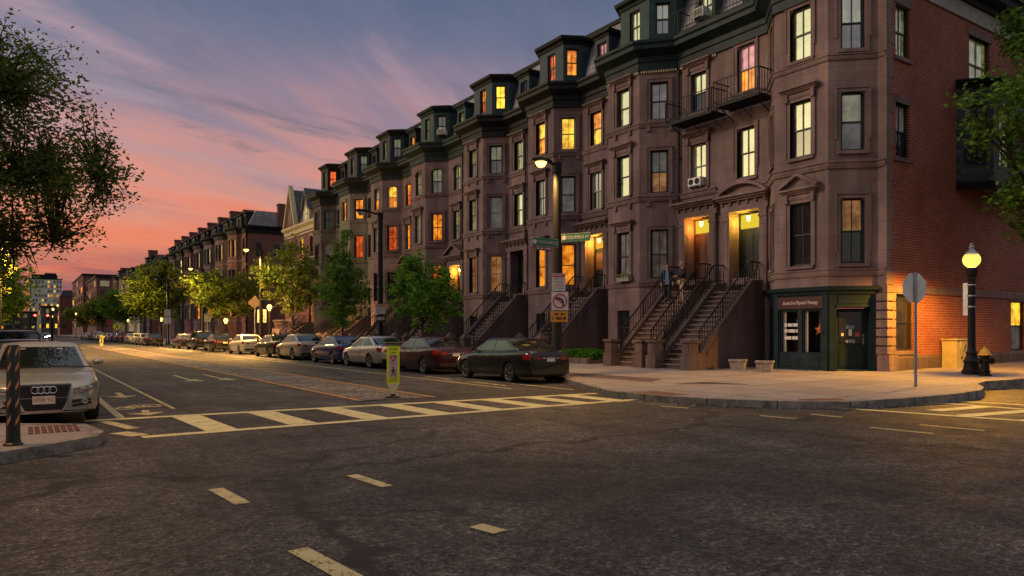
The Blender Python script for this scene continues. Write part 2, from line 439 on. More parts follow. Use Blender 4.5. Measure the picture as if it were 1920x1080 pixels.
def portal(parent, p, q, s, z0, w, h, kind, mat):
    b = MB(); b.T = frame_mat(p, q, s, z0)
    for sg in (-1, 1):
        a, c = sorted((sg*w/2, sg*(w/2+.34)))
        b.box(a-.03, c+.03, -.20, .02, 0, .85); b.box(a, c, -.15, .02, .85, h-.35); b.box(a-.03, c+.03, -.19, .02, h-.35, h-.25); b.box(a+.07, c-.07, -.17, -.14, 1.0, h-.5); b.box(a, c, -.17, .02, h-.25, h)
    W = w/2+.42
    b.box(-W, W, -.18, .02, h, h+.42)
    for (o, a, d) in ((.0, .42, .50), (-.08, .50, .58), (-.16, .58, .68)): b.box(-W+o, W-o, -.32+o*1.2, .02, h+a, h+d)
    for k in range(6):
        x = -W+.1+(2*W-.2)*k/5; b.box(x-.05, x+.05, -.26, -.17, h+.28, h+.418)
    z = h+.68; W2 = W+.12
    if kind == 'arch':
        o = arc(-W2, W2, z, .52, 14); i = arc(-W2+.14, W2-.14, z, .38, 14)
        for j in range(14): b.prism([(i[j][0],-.46,i[j][1]),(i[j+1][0],-.46,i[j+1][1]),(o[j+1][0],-.46,o[j+1][1]),(o[j][0],-.46,o[j][1])], (0,.47,0))
        b.prism([(x, -.22, zz) for x, zz in i], (0, .22, 0))
    elif kind == 'pediment':
        b.prism([(-W2+.05,-.22,z),(W2-.05,-.22,z),(0,-.22,z+.62)], (0,.22,0))
        for sg in (-1, 1): b.prism([(sg*W2,-.46,z),(sg*(W2+.05),-.46,z+.1),(0,-.46,z+.80),(0,-.46,z+.66)], (0,.47,0))
    return b.build('door_surround', [mat], parent)

def stoop(parent, yc, w, xtop, xbot, z0, z1, n, cap='flat', rail=True, wide=.30, mat=None):
    mat = mat or M['stoop']
    dx = (xtop-xbot)/n; dz = (z1-z0)/n; b = MB()
    y0, y1 = yc-w/2, yc+w/2
    for i in range(n):
        xa = xbot+dx*i; z = z0+dz*(i+1)
        b.box(xa-.04, xa+dx+(.0 if i < n-1 else XW-xtop+.45), y0, y1, z-.055, z, 1)     # tread with nosing
        b.box(xa+.012, xa+dx+(.0 if i < n-1 else XW-xtop+.44), y0, y1, z0-.06 if i == 0 else z-dz-.05, z-.056, 0)
    st = b.build('stoop', [mat, M['tread']], parent)
    sl = (z1-z0)/(xtop-xbot)
    for k, ya in enumerate((y0-wide, y1)):
        f = MB(); up = .30
        pts = [(xbot+.05, z0-.06), (XW+.02, z0-.06), (XW+.02, z1+up), (xtop, z1+up), (xbot+.45, z0+up+.45*sl), (xbot+.05, z0+up+.25*sl)]
        f.prism([(x, ya+.03, z) for x, z in pts], (0, wide-.06, 0))
        lip = [(XW+.0, z1+up+.003), (xtop, z1+up+.003), (xbot+.30, z0+up+.30*sl+.003)]
        for (a, c) in zip(lip, lip[1:]):
            f.prism([(a[0], ya, a[1]), (c[0], ya, c[1]), (c[0], ya, c[1]+.11), (a[0], ya, a[1]+.11)], (0, wide, 0))
        # panel strip below the coping
        f.prism([(xtop, ya-.012, z1+up-.30), (xbot+.6, ya-.012, z0+up+.6*sl-.32), (xbot+.6, ya-.012, z0+up+.6*sl-.22), (xtop, ya-.012, z1+up-.20)], (0, wide+.024, 0))
        f.build('flank_wall', [mat], st)
        nb = MB(); xc = xbot-.16; ym = ya+wide/2
        nb.box(xc-.27, xc+.27, ym-.25, ym+.25, z0-.06, z0+.52); nb.box(xc-.21, xc+.21, ym-.20, ym+.20, z0+.52, z0+1.02)
        nb.box(xc-.13, xc+.13, ym-.215, ym+.215, z0+.60, z0+.94); nb.box(xc-.225, xc+.225, ym-.12, ym+.12, z0+.60, z0+.94)
        nb.box(xc-.28, xc+.28, ym-.26, ym+.26, z0+1.02, z0+1.12)
        if cap == 'pyramid':
            c = [nb.V((xc+i*.24, ym+j*.22, z0+1.12)) for i, j in ((-1,-1),(1,-1),(1,1),(-1,1))]; t = nb.V((xc, ym, z0+1.42))
            for i in range(4): nb.idx([c[i], c[(i+1)%4], t])
        nb.build('newel_post', [mat], st)
        if rail:
            r = MB(); yr = ya+wide/2
            zt = lambda x: z0+up+.11+sl*(min(x, xtop)-xbot)
            xs = np.arange(xbot+.35, XW-.15, .145)
            for j, x in enumerate(xs): r.bar((x, yr, zt(x)-.01), (x, yr, zt(x)+.72), .022 if j % 9 else .045)
            for hh, ww in ((.73, .045), (.10, .025)):
                r.bar((xbot+.33, yr, zt(xbot+.33)+hh), (xtop, yr, zt(xtop)+hh), ww); r.bar((xtop, yr, zt(xtop)+hh), (XW-.12, yr, zt(xtop)+hh), ww)
            r.build('railing', [M['iron']], st)
    return st

ROWS = [(4.08, 6.33), (8.0, 9.95), (11.35, 13.08)]
def row_house(sp):
    y0, y1 = sp['y0'], sp['y1']; st, tr = M[sp['stone']], sp['trim']
    root = thing('row_house', sp['label'], 'house', (XW, (y0+y1)/2, .2))
    c0, f0, f1, c1 = sp['bay']
    plan = [(XW, y0), (XW, c0), (XB, f0), (XB, f1), (XW, c1), (XW, y1)]
    rows = sp.get('rows', ROWS); top = 13.64; b = MB(); wins = []
    hk = sp['kinds']                                     # surround kind per row: (front, canted, wall)
    door_first = sp.get('door_first', True)
    ds = (plan[0], plan[1]) if door_first else (plan[4], plan[5])
    for si, (p, q) in enumerate(zip(plan, plan[1:])):
        L = seglen(p, q); ops = []
        key = {1: 'cant' if door_first else 'cant', 2: 'front', 3: 'far'}.get(si)
        if si in (1, 2, 3) and key in sp['win']:
            w = .86 if si == 2 else .82
            for r, stt in enumerate(sp['win'][key]):
                if stt is None: continue
                za, zb = rows[r]; kk = hk[r][0] if si == 2 else hk[r][1]
                ops.append((L/2, w, za, zb)); wins.append((p, q, L/2, w, za, zb, stt, kk, True))
            if sp.get('bsmt') and si != 3:
                ops.append((L/2, w, 1.05, 2.65)); wins.append((p, q, L/2, w, 1.05, 2.65, sp['bsmt'][si-1], None, True))
        if (p, q) == ds:
            sd = sp['door'] - p[1]
            ops.append((sd, sp.get('dw', 1.42), sp['dz'], sp['dz']+sp['dh'], .62))
            for r, stt in zip((1, 2), sp['win']['wall']):
                if stt is None: continue
                za, zb = rows[r]; ops.append((sd, .88, za, zb)); wins.append((p, q, sd, .88, za, zb, stt, hk[r][2], True))
        zlo = 3.25 if sp.get('shop') and si in (1, 2, 3) else .1
        wall_face(b, p, q, zlo, top, ops)
    b.build('wall', [st], root)
    for (p, q, s, w, za, zb, stt, kk, mun) in wins:
        up, lo = (stt.split('/')+[None])[:2] if isinstance(stt, str) else (stt, None)
        window(root, frame_mat(p, q, s, za), w, zb-za, up, lo, kk, random.random() < .72, tr, 'sash_l' if random.random() < .22 else None)
    bd = MB()
    plan2 = plan
    for (z, h, o) in sp.get('bands', ((3.72, .22, .08), (7.62, .26, .09), (11.02, .2, .07))):
        bd = MB(); bd.sweep(plan2, [(-.02, z), (o*.6, z), (o, z+h*.4), (o, z+h*.75), (o*1.5, z+h*.8), (o*1.5, z+h), (-.02, z+h)]); bd.build('string_course', [M[tr]], root)
    if not sp.get('shop'): bd = MB(); bd.sweep(plan2, [(-.02, .1), (.09, .1), (.09, .8), (.05, .9), (-.02, .9)]); bd.build('plinth', [M[tr]], root)
    if sp.get('brackets'):
        for (p, q) in zip(plan[1:4], plan[2:5]):
            L = seglen(p, q)
            for z in (7.4, 10.82):
                for s in (L/2-.5, L/2+.5):
                    bd = MB(); bd.T = frame_mat(p, q, s, z); bd.box(-.07, .07, -.10, .02, 0, .22); bd.build('bracket', [M[tr]], root)
    cm = M[sp['cornice']]
    cb = MB(); cb.sweep(plan, CORNICE)
    co = cb.build('cornice', [cm], root)
    if sp.get('dentils'):
        db = MB()
        for (p, q) in zip(plan, plan[1:]):
            L = seglen(p, q)
            for k in range(int(L/.11)):
                db.T = frame_mat(p, q, .05+k*.11, 13.50); db.box(-.03, .03, -.09, .02, 0, .10)
        db.T = None; db.build('dentil_band', [M['cream']], co)
    # mansard roof of slate
    rb = MB(); rm = M[sp.get('roof', 'slate')]
    xr0, xr1, zr = XW+.35, XW+1.35, 18.0
    rb.prism([(xr0, y0, 14.9), (xr0+.25, y0, 15.4), (xr1, y0, zr), (XW+13, y0, zr+.05), (XW+13, y0, 14.9)], (0, y1-y0, 0))
    rf = rb.build('mansard_roof', [rm], root)
    rk = MB(); rk.prism([(xr1-.12, y0, zr-.10), (xr1-.16, y0, zr+.08), (xr1+.3, y0, zr+.14), (xr1+.3, y0, zr-.06)], (0, y1-y0, 0)); rk.build('roof_curb', [cm], rf)
    # polygonal dormer above the bay
    dm = M[sp['dormer']]; ins = .72
    dp = [(XW+1.3, c0+.58), (XW+.40, c0+.58), (XB+ins, f0+.10), (XB+ins, f1-.10), (XW+.40, c1-.58), (XW+1.3, c1-.58)]
    d = MB(); dw = []
    zd0, zd1 = 14.93, 17.35
    for i, (p, q) in enumerate(zip(dp, dp[1:])):
        L = seglen(p, q); ops = []
        stt = {1: sp['dwin'][1], 2: sp['dwin'][0], 3: sp['dwin'][0]}.get(i)
        if stt: ops = [(L/2, .70, 15.5, 16.98)]; dw.append((p, q, L/2, stt))
        wall_face(d, p, q, zd0, zd1, ops, .18)
    do = d.build('bay_dormer', [dm], root)
    dc = MB(); dc.sweep(dp, [(-.1, 17.22), (.06, 17.22), (.10, 17.34), (.26, 17.42), (.30, 17.56), (.22, 17.62), (-.1, 17.72)])
    dc.poly([(x, y, 17.70) for x, y in dp]); dc.build('dormer_roof', [cm if sp.get('dcap') is None else M[sp['dcap']]], do)
    for (p, q, s, stt) in dw:
        up, lo = (stt.split('/')+[None])[:2]
        window(do, frame_mat(p, q, s, 15.5), .70, 1.48, up, lo, None, True, None, None)
    # single dormer above the door
    yc = sp['door']-.1; w2 = .54; xa = XW+.30
    d = MB(); pl = [(XW+1.5, yc-w2), (xa, yc-w2), (xa, yc+w2), (XW+1.5, yc+w2)]; stt = sp['dwin'][2]
    for i, (p, q) in enumerate(zip(pl, pl[1:])):
        ops = [(w2, .72, 15.48, 16.72)] if i == 1 else []
        wall_face(d, p, q, 14.93, 17.05, ops, .16)
    do = d.build('small_dormer', [dm], root)
    dc = MB(); dc.sweep(pl, [(-.1, 16.95), (.05, 16.95), (.08, 17.05), (.2, 17.12), (.22, 17.24), (-.1, 17.36)]); dc.poly([(x, y, 17.34) for x, y in pl]); dc.build('dormer_roof', [cm], do)
    up, lo = (stt.split('/')+[None])[:2]
    window(do, frame_mat(pl[1], pl[2], w2, 15.48), .72, 1.24, up, lo, None, True)
    # entry
    zd = sp['dz']
    ent = door_unit(root, ds[0], ds[1], sp['door']-ds[0][1], zd, sp.get('dw', 1.42), sp['dh']-.75, .75, M[sp['leaf']], M[sp.get('trans', 'w_dark')], .62, sp.get('dglass', False))
    portal(root, ds[0], ds[1], sp['door']-ds[0][1], zd, sp.get('dw', 1.42), sp['dh'], sp['portal'], M[tr])
    if sp.get('porch'):
        colr, pw = sp['porch']
        l = bpy.data.lights.new('porch_light', 'POINT'); l.color = colr; l.energy = pw; l.shadow_soft_size = .07
        lo = bpy.data.objects.new('porch_light', l); COL.objects.link(lo); lo.parent = root
        lo.matrix_local = WORLD[root].inverted() @ Matrix.Translation((XW+.20, sp['door']+.36, zd+sp['dh']-.40))
        lb = MB(); x, y, z = XW+.30, sp['door']+.12, zd+sp['dh']
        lb.tube([(x, y, z), (x, y, z-.12)], .012, 6, 0); lb.lathe([(.02, -.12), (.09, -.15), (.075, -.17)], 8, 0, (x, y, z)); lb.lathe([(.07, -.17), (.075, -.28), (.045, -.38), (.01, -.40)], 8, 1, (x, y, z))
        lb.build('lantern', [M['iron'], M['lampglow']], root, True)
    if sp.get('stoop'):
        stoop(root, sp['door']+sp.get('soff', 0), 1.50, 24.1, 20.85, gz(20.5)+.0, zd, 16, sp['stoop'], mat=M[sp.get('stoopmat', 'stoop')])
    # downspout at the party line
    if sp.get('pipe'):
        pb = MB(); y = sp['pipe']; pb.tube([(XW-.10, y, 13.7), (XW-.10, y, 7.2)], .05, 8)
        for z in (7.4, 9.5, 11.6, 13.4): pb.box(XW-.16, XW-.04, y-.075, y+.075, z-.03, z+.03)
        pb.build('downspout', [M['p_black']], root)
    if sp.get('chimney'):
        for (yy, hh) in sp['chimney']:
            cb = MB(); x = XW+5.5
            cb.box(x-.6, x+1.4, yy-.35, yy+.35, 17.9, 17.9+hh); cb.box(x-.68, x+1.48, yy-.42, yy+.42, 17.9+hh-.25, 17.9+hh-.08)
            for k in range(3): cb.lathe([(.13, 0), (.11, .35)], 8, 1, (x-.2+k*.6, yy, 17.9+hh))
            cb.build('chimney', [M['brick2'], M['cream']], rf)
    return root, plan

Hf = [('hood','plain','hood'), ('hood','plain','hood'), ('hood','plain','hood')]
Ha = [('plain','plain','plain'), ('hood','plain','hood'), ('arch','arch','arch')]
Hc = [('pediment','round','round'), ('hood','round','round'), ('round','round','round')]
Hg = [('plain','plain','plain')]*3
def bay(y): return (y+2.08, y+3.35, y+5.55, y+6.72)
HOUSES = [
 dict(y0=13.8, y1=21.2, stone='stone_b', trim='stone_b', label='corner brownstone house with a green shopfront and red brick side wall', bay=(14.1, 15.22, 17.4, 18.55), door_first=False,
      rows=[(4.05, 6.35), (8.02, 10.08), (11.58, 13.5)], win=dict(front=('dark/dark','cream/grey','cream/cream'), cant=('amber/dark','cream/grey','cream/grey'), far=('dark','dark','dark'), wall=('cream','pink/orange')), kinds=Hc,
      cornice='p_green', dormer='p_green', dwin=('cream','cream','cream/grey'), door=19.68, dw=1.5, dz=3.3, dh=3.35, leaf='door_black', trans='bulb_y', portal='arch', porch=((1,.62,.07), 50), stoop='flat', soff=.1, shop=True, bands=((3.62,.26,.07),(7.4,.26,.09),(11.22,.2,.07)), stoopmat='stoop'),
 dict(y0=21.2, y1=28.3, stone='stone', trim='trim', label='brownstone house with two men on its front steps and a dark green dormer', bay=(23.35,24.7,26.85,27.95),
      win=dict(front=('grey','cream','cream'), cant=('grey','grey/amber','grey'), far=(None,None,None), wall=('cream/cream','cream/navy')), kinds=Hf, bsmt=('dark','dark'), brackets=True, dentils=True,
      cornice='p_dkgreen', dormer='p_teal', dwin=('cream','cream/grey','cream'), door=22.22, dz=3.42, dh=3.3, leaf='door_brown', trans='bulb_y', portal='flat', porch=((1,.42,.05), 40), stoop='flat', soff=.1, pipe=23.3),
 dict(y0=28.3, y1=35.5, stone='stone_c', trim='trim', label='brownstone house with glowing orange dormer windows behind the tall lamp pole', bay=(30.25,31.2,33.55,34.8),
      win=dict(front=('orange','grey','yellow/orange'), cant=('orange','grey','yellow'), far=(None,None,None), wall=('grey/dark','orange/yellow')), kinds=Hf, bsmt=('orange','dark'), brackets=True,
      cornice='p_black', dormer='p_slateblue', dwin=('red','orange','pink/red'), door=29.15, dz=3.4, dh=3.3, leaf='door_black', trans='bulb_o', dglass=True, portal='flat', porch=((1,.45,.05), 110), stoop='pyramid', pipe=35.4),
 dict(y0=35.5, y1=42.9, stone='stone', trim='trim', label='brownstone house with an unlit black door and yellow dormer windows', bay=(37.3,38.4,40.75,42.0),
      win=dict(front=('amber','cream','cream/grey'), cant=('amber','grey','cream/grey'), far=(None,None,None), wall=('cream','cream')), kinds=Hf, bsmt=('dark','dark'), brackets=True,
      cornice='p_black', dormer='p_slateblue', dwin=('orange/red','yellow','navy/orange'), door=36.25, dz=3.4, dh=3.1, leaf='door_black', portal='flat', stoop='pyramid', pipe=42.8),
 dict(y0=42.9, y1=50.4, stone='stone_c', trim='stone_c', label='plum brownstone house with arched top windows and a pedimented orange-lit entrance', bay=(44.9,46.1,48.3,49.5),
      win=dict(front=('dark','cream/grey','cream'), cant=('red/dark','orange','cream/grey'), far=(None,None,None), wall=('cream/grey','cream/grey')), kinds=Ha,
      cornice='p_dkgreen', dormer='p_teal', dwin=('cream','grey/cream','cream'), door=43.75, dz=3.3, dh=2.9, leaf='door_black', trans='bulb_y', portal='pediment', porch=((1,.42,.04), 110), stoop='pyramid', bands=((3.3,.14,.05),(7.5,.16,.06),(11.1,.14,.06))),
 dict(y0=50.4, y1=57.8, stone='stone_c', trim='stone_c', label='plum brownstone house with arched top windows and a navy dormer above red lit windows', bay=(52.3,53.5,55.7,56.9),
      win=dict(front=('dark','grey','cream/orange'), cant=('dark','red','yellow/orange'), far=(None,None,None), wall=('orange','orange/red')), kinds=Ha,
      cornice='p_black', dormer='p_navy', dwin=('cream','cream/grey','orange'), door=51.3, dz=3.3, dh=2.9, leaf='door_black', portal='pediment', stoop='pyramid', bands=((3.3,.14,.05),(7.5,.16,.06),(11.1,.14,.06))),
 dict(y0=57.8, y1=65.0, stone='stone_grey', trim='trim_grey', label='olive grey stone house with orange bay windows behind the unlit lamp pole', bay=(59.1,60.3,62.7,64.0),
      win=dict(front=('dark','cream','orange'), cant=('dark','red','orange'), far=(None,None,None), wall=('dark','dark')), kinds=Hg,
      cornice='p_black', dormer='p_navy', dwin=('cream','cream/grey','dark'), door=58.6, dz=2.6, dh=2.8, leaf='door_black', portal='flat', stoop='pyramid'),
 dict(y0=65.0, y1=71.6, stone='stone_dark', trim='stone_dark', label='dark narrow row house with a black dormer and fire escape beside the gothic house', bay=(66.7,67.6,69.6,70.6),
      win=dict(front=('dark','dark','dark'), cant=('dark','grey/dark','dark'), far=(None,None,None), wall=('dark','dark')), kinds=Hg,
      cornice='p_black', dormer='p_black', dwin=('cream','red','dark'), door=65.9, dz=1.6, dh=2.6, leaf='door_brown', portal='flat', stoop='pyramid', chimney=((71.0, 1.0),)),
]
HR = [row_house(h) for h in HOUSES]
# ------------------------------------------------------------------ writing
def text_mesh(txt, size, mat, thick=.004, shear=0.0, align='CENTER', sx=1.0):
    cu = bpy.data.curves.new('lettering', 'FONT'); cu.body = txt; cu.size = size; cu.align_x = align; cu.align_y = 'CENTER'
    cu.extrude = thick; cu.shear = shear; cu.resolution_u = 3
    o = bpy.data.objects.new('lettering', cu); COL.objects.link(o); bpy.context.view_layer.update()
    me = bpy.data.meshes.new_from_object(o.evaluated_get(bpy.context.evaluated_depsgraph_get()))
    bpy.data.objects.remove(o); bpy.data.curves.remove(cu)
    me.transform(Matrix.Diagonal((sx, 1, 1, 1)))
    me.materials.clear(); me.materials.append(mat); return me
def face_mat(loc, rz):
    """text plane standing upright; reads from local -y"""
    return Matrix.Translation(loc) @ Matrix.Rotation(rz, 4, 'Z') @ Matrix.Rotation(R(90), 4, 'X')

# ------------------------------------------------------------------ corner house: side wall, shopfront
C1 = HR[0][0]; P1 = HR[0][1]
sp_, sq_ = (40, 13.8), (24.9, 13.8)
b = MB(); sx = lambda x: 40-x
ops = [(sx(25.98), .92, 11.35, 13.2), (sx(25.98), .92, 7.8, 9.72), (sx(26.1), 1.3, .98, 2.98), (sx(31.75), 1.75, 11.2, 13.3), (sx(35.2), 1.35, .85, 2.95)]
wall_face(b, sp_, sq_, .0, 13.8, ops)
b.build('brick_side_wall', [M['brick']], C1)
for (s, w, za, zb), stt in zip(ops, ['cream/cream', 'grey/dark', 'dark/dark', 'cream/cream', 'yellow/grey']):
    up, lo = stt.split('/')
    window(C1, frame_mat(sp_, sq_, s, za), w, zb-za, up, lo, None, w < 1 or w > 1.7, None, None)
for (s, w, za, zb) in ops:                      # stone lintels and sills
    b = MB(); b.T = frame_mat(sp_, sq_, s, za); b.box(-w/2-.15, w/2+.15, -.03, .1, zb-za, zb-za+.28); b.build('lintel', [M['trim']], C1)
    b = MB(); b.T = frame_mat(sp_, sq_, s, za); b.box(-w/2-.12, w/2+.12, -.07, .1, -.14, -.003); b.build('sill', [M['trim']], C1)
b = MB(); b.sweep([sp_, (24.87, 13.8)], [(-.01, 3.02), (.05, 3.02), (.06, 3.05), (.06, 3.26), (-.01, 3.30)]); b.build('stone_belt', [M['trim']], C1)
b = MB(); b.sweep([sp_, (24.87, 13.8)], [(-.01, .0), (.10, .0), (.09, .72), (.04, .80), (-.01, .80)]); b.build('plinth', [M['stoop']], C1)
b = MB(); b.sweep([sp_, (24.3, 13.8)], [(-.01, 13.8), (.06, 13.8), (.06, 14.42), (-.01, 14.42)], 0)
b.sweep([sp_, (24.3, 13.8)], [(-.01, 14.423), (.15, 14.423), (.2, 14.6), (.55, 14.72), (.6, 14.95), (.72, 15.0), (.72, 15.15), (-.01, 15.25)], 1)
b.build('side_cornice', [M['frieze'], M['p_black']], C1)
b = MB()
for k in range(7):                              # rusticated quoins of the shop storey
    z = .85+k*.31; b.prism([(24.80, 13.70, z+.02), (25.36, 13.70, z+.02), (25.36, 14.10, z+.02), (24.80, 14.10, z+.02)], (0, 0, .262))
b.build('quoins', [M['stone_b']], C1)
b = MB(); b.box(24.84, 25.42, 13.66, 14.09, .1, .85); b.build('corner_plinth', [M['stone_b']], C1); b = MB()
for k in range(17):
    z = 3.3+k*.6; w = .30 if k % 2 else .44; b.box(24.87, 24.9+w, 13.765, 13.85, z+.006, z+.594)
b.build('stone_return', [M['stone_b']], C1)
b = MB(); o1 = [(36.5, 13.8), (35.8, 12.85), (30.7, 12.85), (29.85, 13.8)]; ow = []
for i, (p, q) in enumerate(zip(o1, o1[1:])):
    L = seglen(p, q); oo = [(L/2, .8, 8.0, 10.3)] if i != 1 else [(L-1.05, 1.2, 8.0, 10.3), (1.2, 1.2, 8.0, 10.3)]
    wall_face(b, p, q, 7.3, 11.0, oo, .15); ow += [(p, q, *o) for o in oo]
b.poly([(x, y, 7.31) for x, y in o1])
orl = b.build('oriel_bay', [M['clap']], C1)
for k, (p, q, s, w, za, zb) in enumerate(ow): window(orl, frame_mat(p, q, s, za), w, zb-za, 'cream' if k == 1 else 'dark', 'cream' if k == 1 else 'dark', None, True)
b = MB(); b.sweep(o1, [(-.05, 10.95), (.08, 10.95), (.12, 11.06), (.28, 11.12), (.3, 11.22), (-.1, 11.38)]); 
b.poly([(x, y, 11.3) for x, y in o1]); b.build('oriel_roof', [M['p_black']], orl)
b = MB(); b.sweep(o1, [(-.05, 7.1), (.02, 7.1), (.07, 7.25), (.07, 7.36), (-.05, 7.36)]); b.build('oriel_base', [M['p_black']], orl)
# shopfront
shop = M['p_shop']; seg = [(P1[1], P1[2]), (P1[2], P1[3]), (P1[3], P1[4])]
b = MB(); g0 = .12
wall_face(b, *seg[0], g0, 3.25, [(.80, 1.12, .28, 2.50, .5)], .1)
wall_face(b, *seg[1], g0, 3.25, [(.66, .76, .86, 2.44), (1.58, .78, .86, 2.44)], .12)
wall_face(b, *seg[2], g0, 3.25, [(.85, .9, .86, 2.6)], .12)
sf = b.build('shopfront', [shop], C1)
pl = [P1[1], P1[2], P1[3], P1[4]]
b = MB(); b.sweep(pl, [(-.02, 2.98), (.05, 2.98), (.07, 3.08), (.16, 3.12), (.18, 3.24), (-.02, 3.27)])
b.sweep(pl[1:], [(-.02, .1), (.06, .1), (.06, .3), (.03, .33), (-.02, .33)])
for (p, q), ss in zip(seg, ([.08, 1.54], [.08, 2.10], [.08])):
    for s in ss: b.T = frame_mat(p, q, s, g0); b.box(-.08, .08, -.05, .02, .0, 2.85)
b.T = frame_mat(*seg[0], .80, 2.52); b.box(-.56, .56, -.03, .02, .0, .07); b.box(-.5, .5, -.02, .02, .12, .42)
b.T = frame_mat(*seg[1], 1.12, .38); b.box(-.78, -.06, -.02, .02, 0, .36); b.box(.06, .78, -.02, .02, 0, .36)
b.build('shop_fascia', [shop], sf)
mg, nt, out = newmat('shop_glass'); n = N(nt)
gl = n('BsdfGlossy', i_Color=(.9, .95, .95, 1), i_Roughness=.02); tr_ = n('BsdfTransparent'); mx = n('MixShader', n0=.035)
nt.links.new(tr_.outputs[0], mx.inputs[1]); nt.links.new(gl.outputs[0], mx.inputs[2]); nt.links.new(mx.outputs[0], out.inputs[0]); M['shopglass'] = mg
M['redwall'] = plain('red_interior', (.16, .022, .018), .8); M['blind'] = plain('pale_blind', (.62, .60, .50), .8)
M['dkroom'] = plain('dark_interior', (.02, .018, .02), .8)
for i, s in enumerate((.66, 1.58)):
    T = frame_mat(*seg[1], s, .86); w = .38
    b = MB(); b.T = T; b.box(-w, w, .05, .08, .76 if False else 1.53, 1.58); b.box(-w, w, .05, .08, 0, .05); b.box(-w, -w+.05, .05, .08, .05, 1.53); b.box(w-.05, w, .05, .08, .05, 1.53)
    so = b.build('shop_window', [M['p_shop']], sf)
    b = MB(); b.T = T; b.poly([(-w+.05, .07, .05), (w-.05, .07, .05), (w-.05, .07, 1.53), (-w+.05, .07, 1.53)]); b.build('pane', [M['shopglass']], so, fix=False)
    b = MB(); b.T = T                               # the shallow display behind the glass
    b.poly([(-w, .8, 0), (w, .8, 0), (w, .8, 1.58), (-w, .8, 1.58)], 0 if i == 1 else 1); b.poly([(-w, .121, 0), (w, .121, 0), (w, .8, 0), (-w, .8, 0)], 1)
    b.poly([(-w, .121, 1.58), (w, .121, 1.58), (w, .8, 1.58), (-w, .8, 1.58)], 1); b.poly([(-w, .121, 0), (-w, .8, 0), (-w, .8, 1.58), (-w, .121, 1.58)], 1); b.poly([(w, .121, 0), (w, .8, 0), (w, .8, 1.58), (w, .121, 1.58)], 1)
    b.box(-w+.02, -w+.14, .16, .2, .02, 1.56, 2)
    b.build('display_niche', [M['redwall'], M['dkroom'], M['blind']], so, fix=False)
T = frame_mat(*seg[2], .85, .86); b = MB(); b.T = T; b.poly([(-.45, .1, 0), (.45, .1, 0), (.45, .1, 1.74), (-.45, .1, 1.74)]); b.build('side_pane', [M['w_grey']], sf, fix=False)
# sign board
T = frame_mat(*seg[1], 1.10, 2.70); b = MB(); b.T = T; b.box(-.88, .88, -.045, .0, -.21, .21); b.box(.86, .92, -.05, .0, -.23, .23); b.box(-.92, -.86, -.05, .0, -.23, .23)
sb = b.build('sign_board', [plain('dark_red_board', (.055, .006, .010), .5)], sf)
M['letter'] = plain('cream_lettering', (.80, .68, .60), .6, 0, .05)
link('lettering', text_mesh('South End Physical Therapy', .175, M['letter'], .003, .3, 'CENTER', .74), sb, frame_mat(*seg[1], 1.10, 2.70) @ Matrix.Translation((0, -.052, 0)) @ Matrix.Rotation(R(90), 4, 'X'))
# shop door
T = frame_mat(*seg[0], .80, .28); b = MB(); b.T = T
b.box(-.5, .5, .40, .46, 0, 2.2, 0); b.box(-.56, -.5, .36, .46, 0, 2.22, 0); b.box(.5, .56, .36, .46, 0, 2.22, 0); b.box(-.38, .38, .385, .4, .12, .72, 0)
b.box(-.38, .38, .39, .4, .95, 2.08, 1); b.box(-.52, .52, .30, .44, -.03, .02, 2)
dr = b.build('door', [M['p_shop'], M['w_dark'], M['steel']], sf)
b = MB(); b.T = T; b.box(-.14, .14, .378, .389, 1.48, 1.60, 0); b.box(-.05, .06, .378, .389, 1.22, 1.46, 1); b.box(.16, .32, .378, .389, 1.20, 1.36, 2); b.box(-.30, -.22, .378, .389, 1.22, 1.32, 1)
b.build('paper_notice', [plain('blue_notice', (.12, .25, .38)), M['white'], plain('red_notice', (.32, .08, .08))], dr)
b = MB(); b.T = T; b.box(.41, .46, .36, .4, .92, 1.16); b.lathe([(.012, .34), (.04, .345), (.04, .37), (.02, .395)], 12, 0, (.435, 0, 1.24), 'y'); b.build('handle', [M['brass']], dr)
link('house_number', text_mesh('495', .17, M['white'], .003, 0, 'CENTER', 1.35), dr, T @ Matrix.Translation((.0, .383, 1.02)) @ Matrix.Rotation(R(90), 4, 'X'))
# hanging stars and paper slogan strips inside the window
def star_lantern(label, s, z, r, m1, rz=0):
    t = thing('star_lantern', label, 'star lantern', (frame_mat(*seg[1], s, z) @ Vector((0, .42, 0))))
    F = frame_mat(*seg[1], s, z) @ Matrix.Translation((0, .42, 0)) @ Matrix.Rotation(rz, 4, 'Y'); b = MB(); b.T = F
    pts = [(math.sin(k*math.pi/5)*(r if k % 2 == 0 else r*.42), 0, math.cos(k*math.pi/5)*(r if k % 2 == 0 else r*.42)) for k in range(10)]
    for k in range(10):
        p, q = pts[k], pts[(k+1) % 10]
        b.poly([p, q, (0, -.07, 0)]); b.poly([q, p, (0, .07, 0)])
    b.build('paper_star', [m1], t, fix=False); b = MB(); b.T = F; b.tube([(0, 0, r*.9), (0, 0, 1.5-(z-.86)+.06)], .006, 5); b.build('cord', [M['white']], t)
star_lantern('orange five pointed paper star hanging in the right shop window', .60, 1.72, .24, plain('orange_paper', (.75, .20, .08), .7))
star_lantern('blue paper star hanging in the left shop window above white strips', 1.45, 2.0, .19, plain('blue_paper', (.10, .12, .42), .7), .3)
T = frame_mat(*seg[1], 1.55, .86); b = MB(); b.T = T
for j, z in enumerate((.98, .76, .50)):
    x = -.30
    for k in range(3 if j < 2 else 2):
        w = (.12, .17, .26)[(k+j) % 3] if j < 2 else .29
        b.box(x, x+w, .095, .10, z, z+.12); x += w+.03
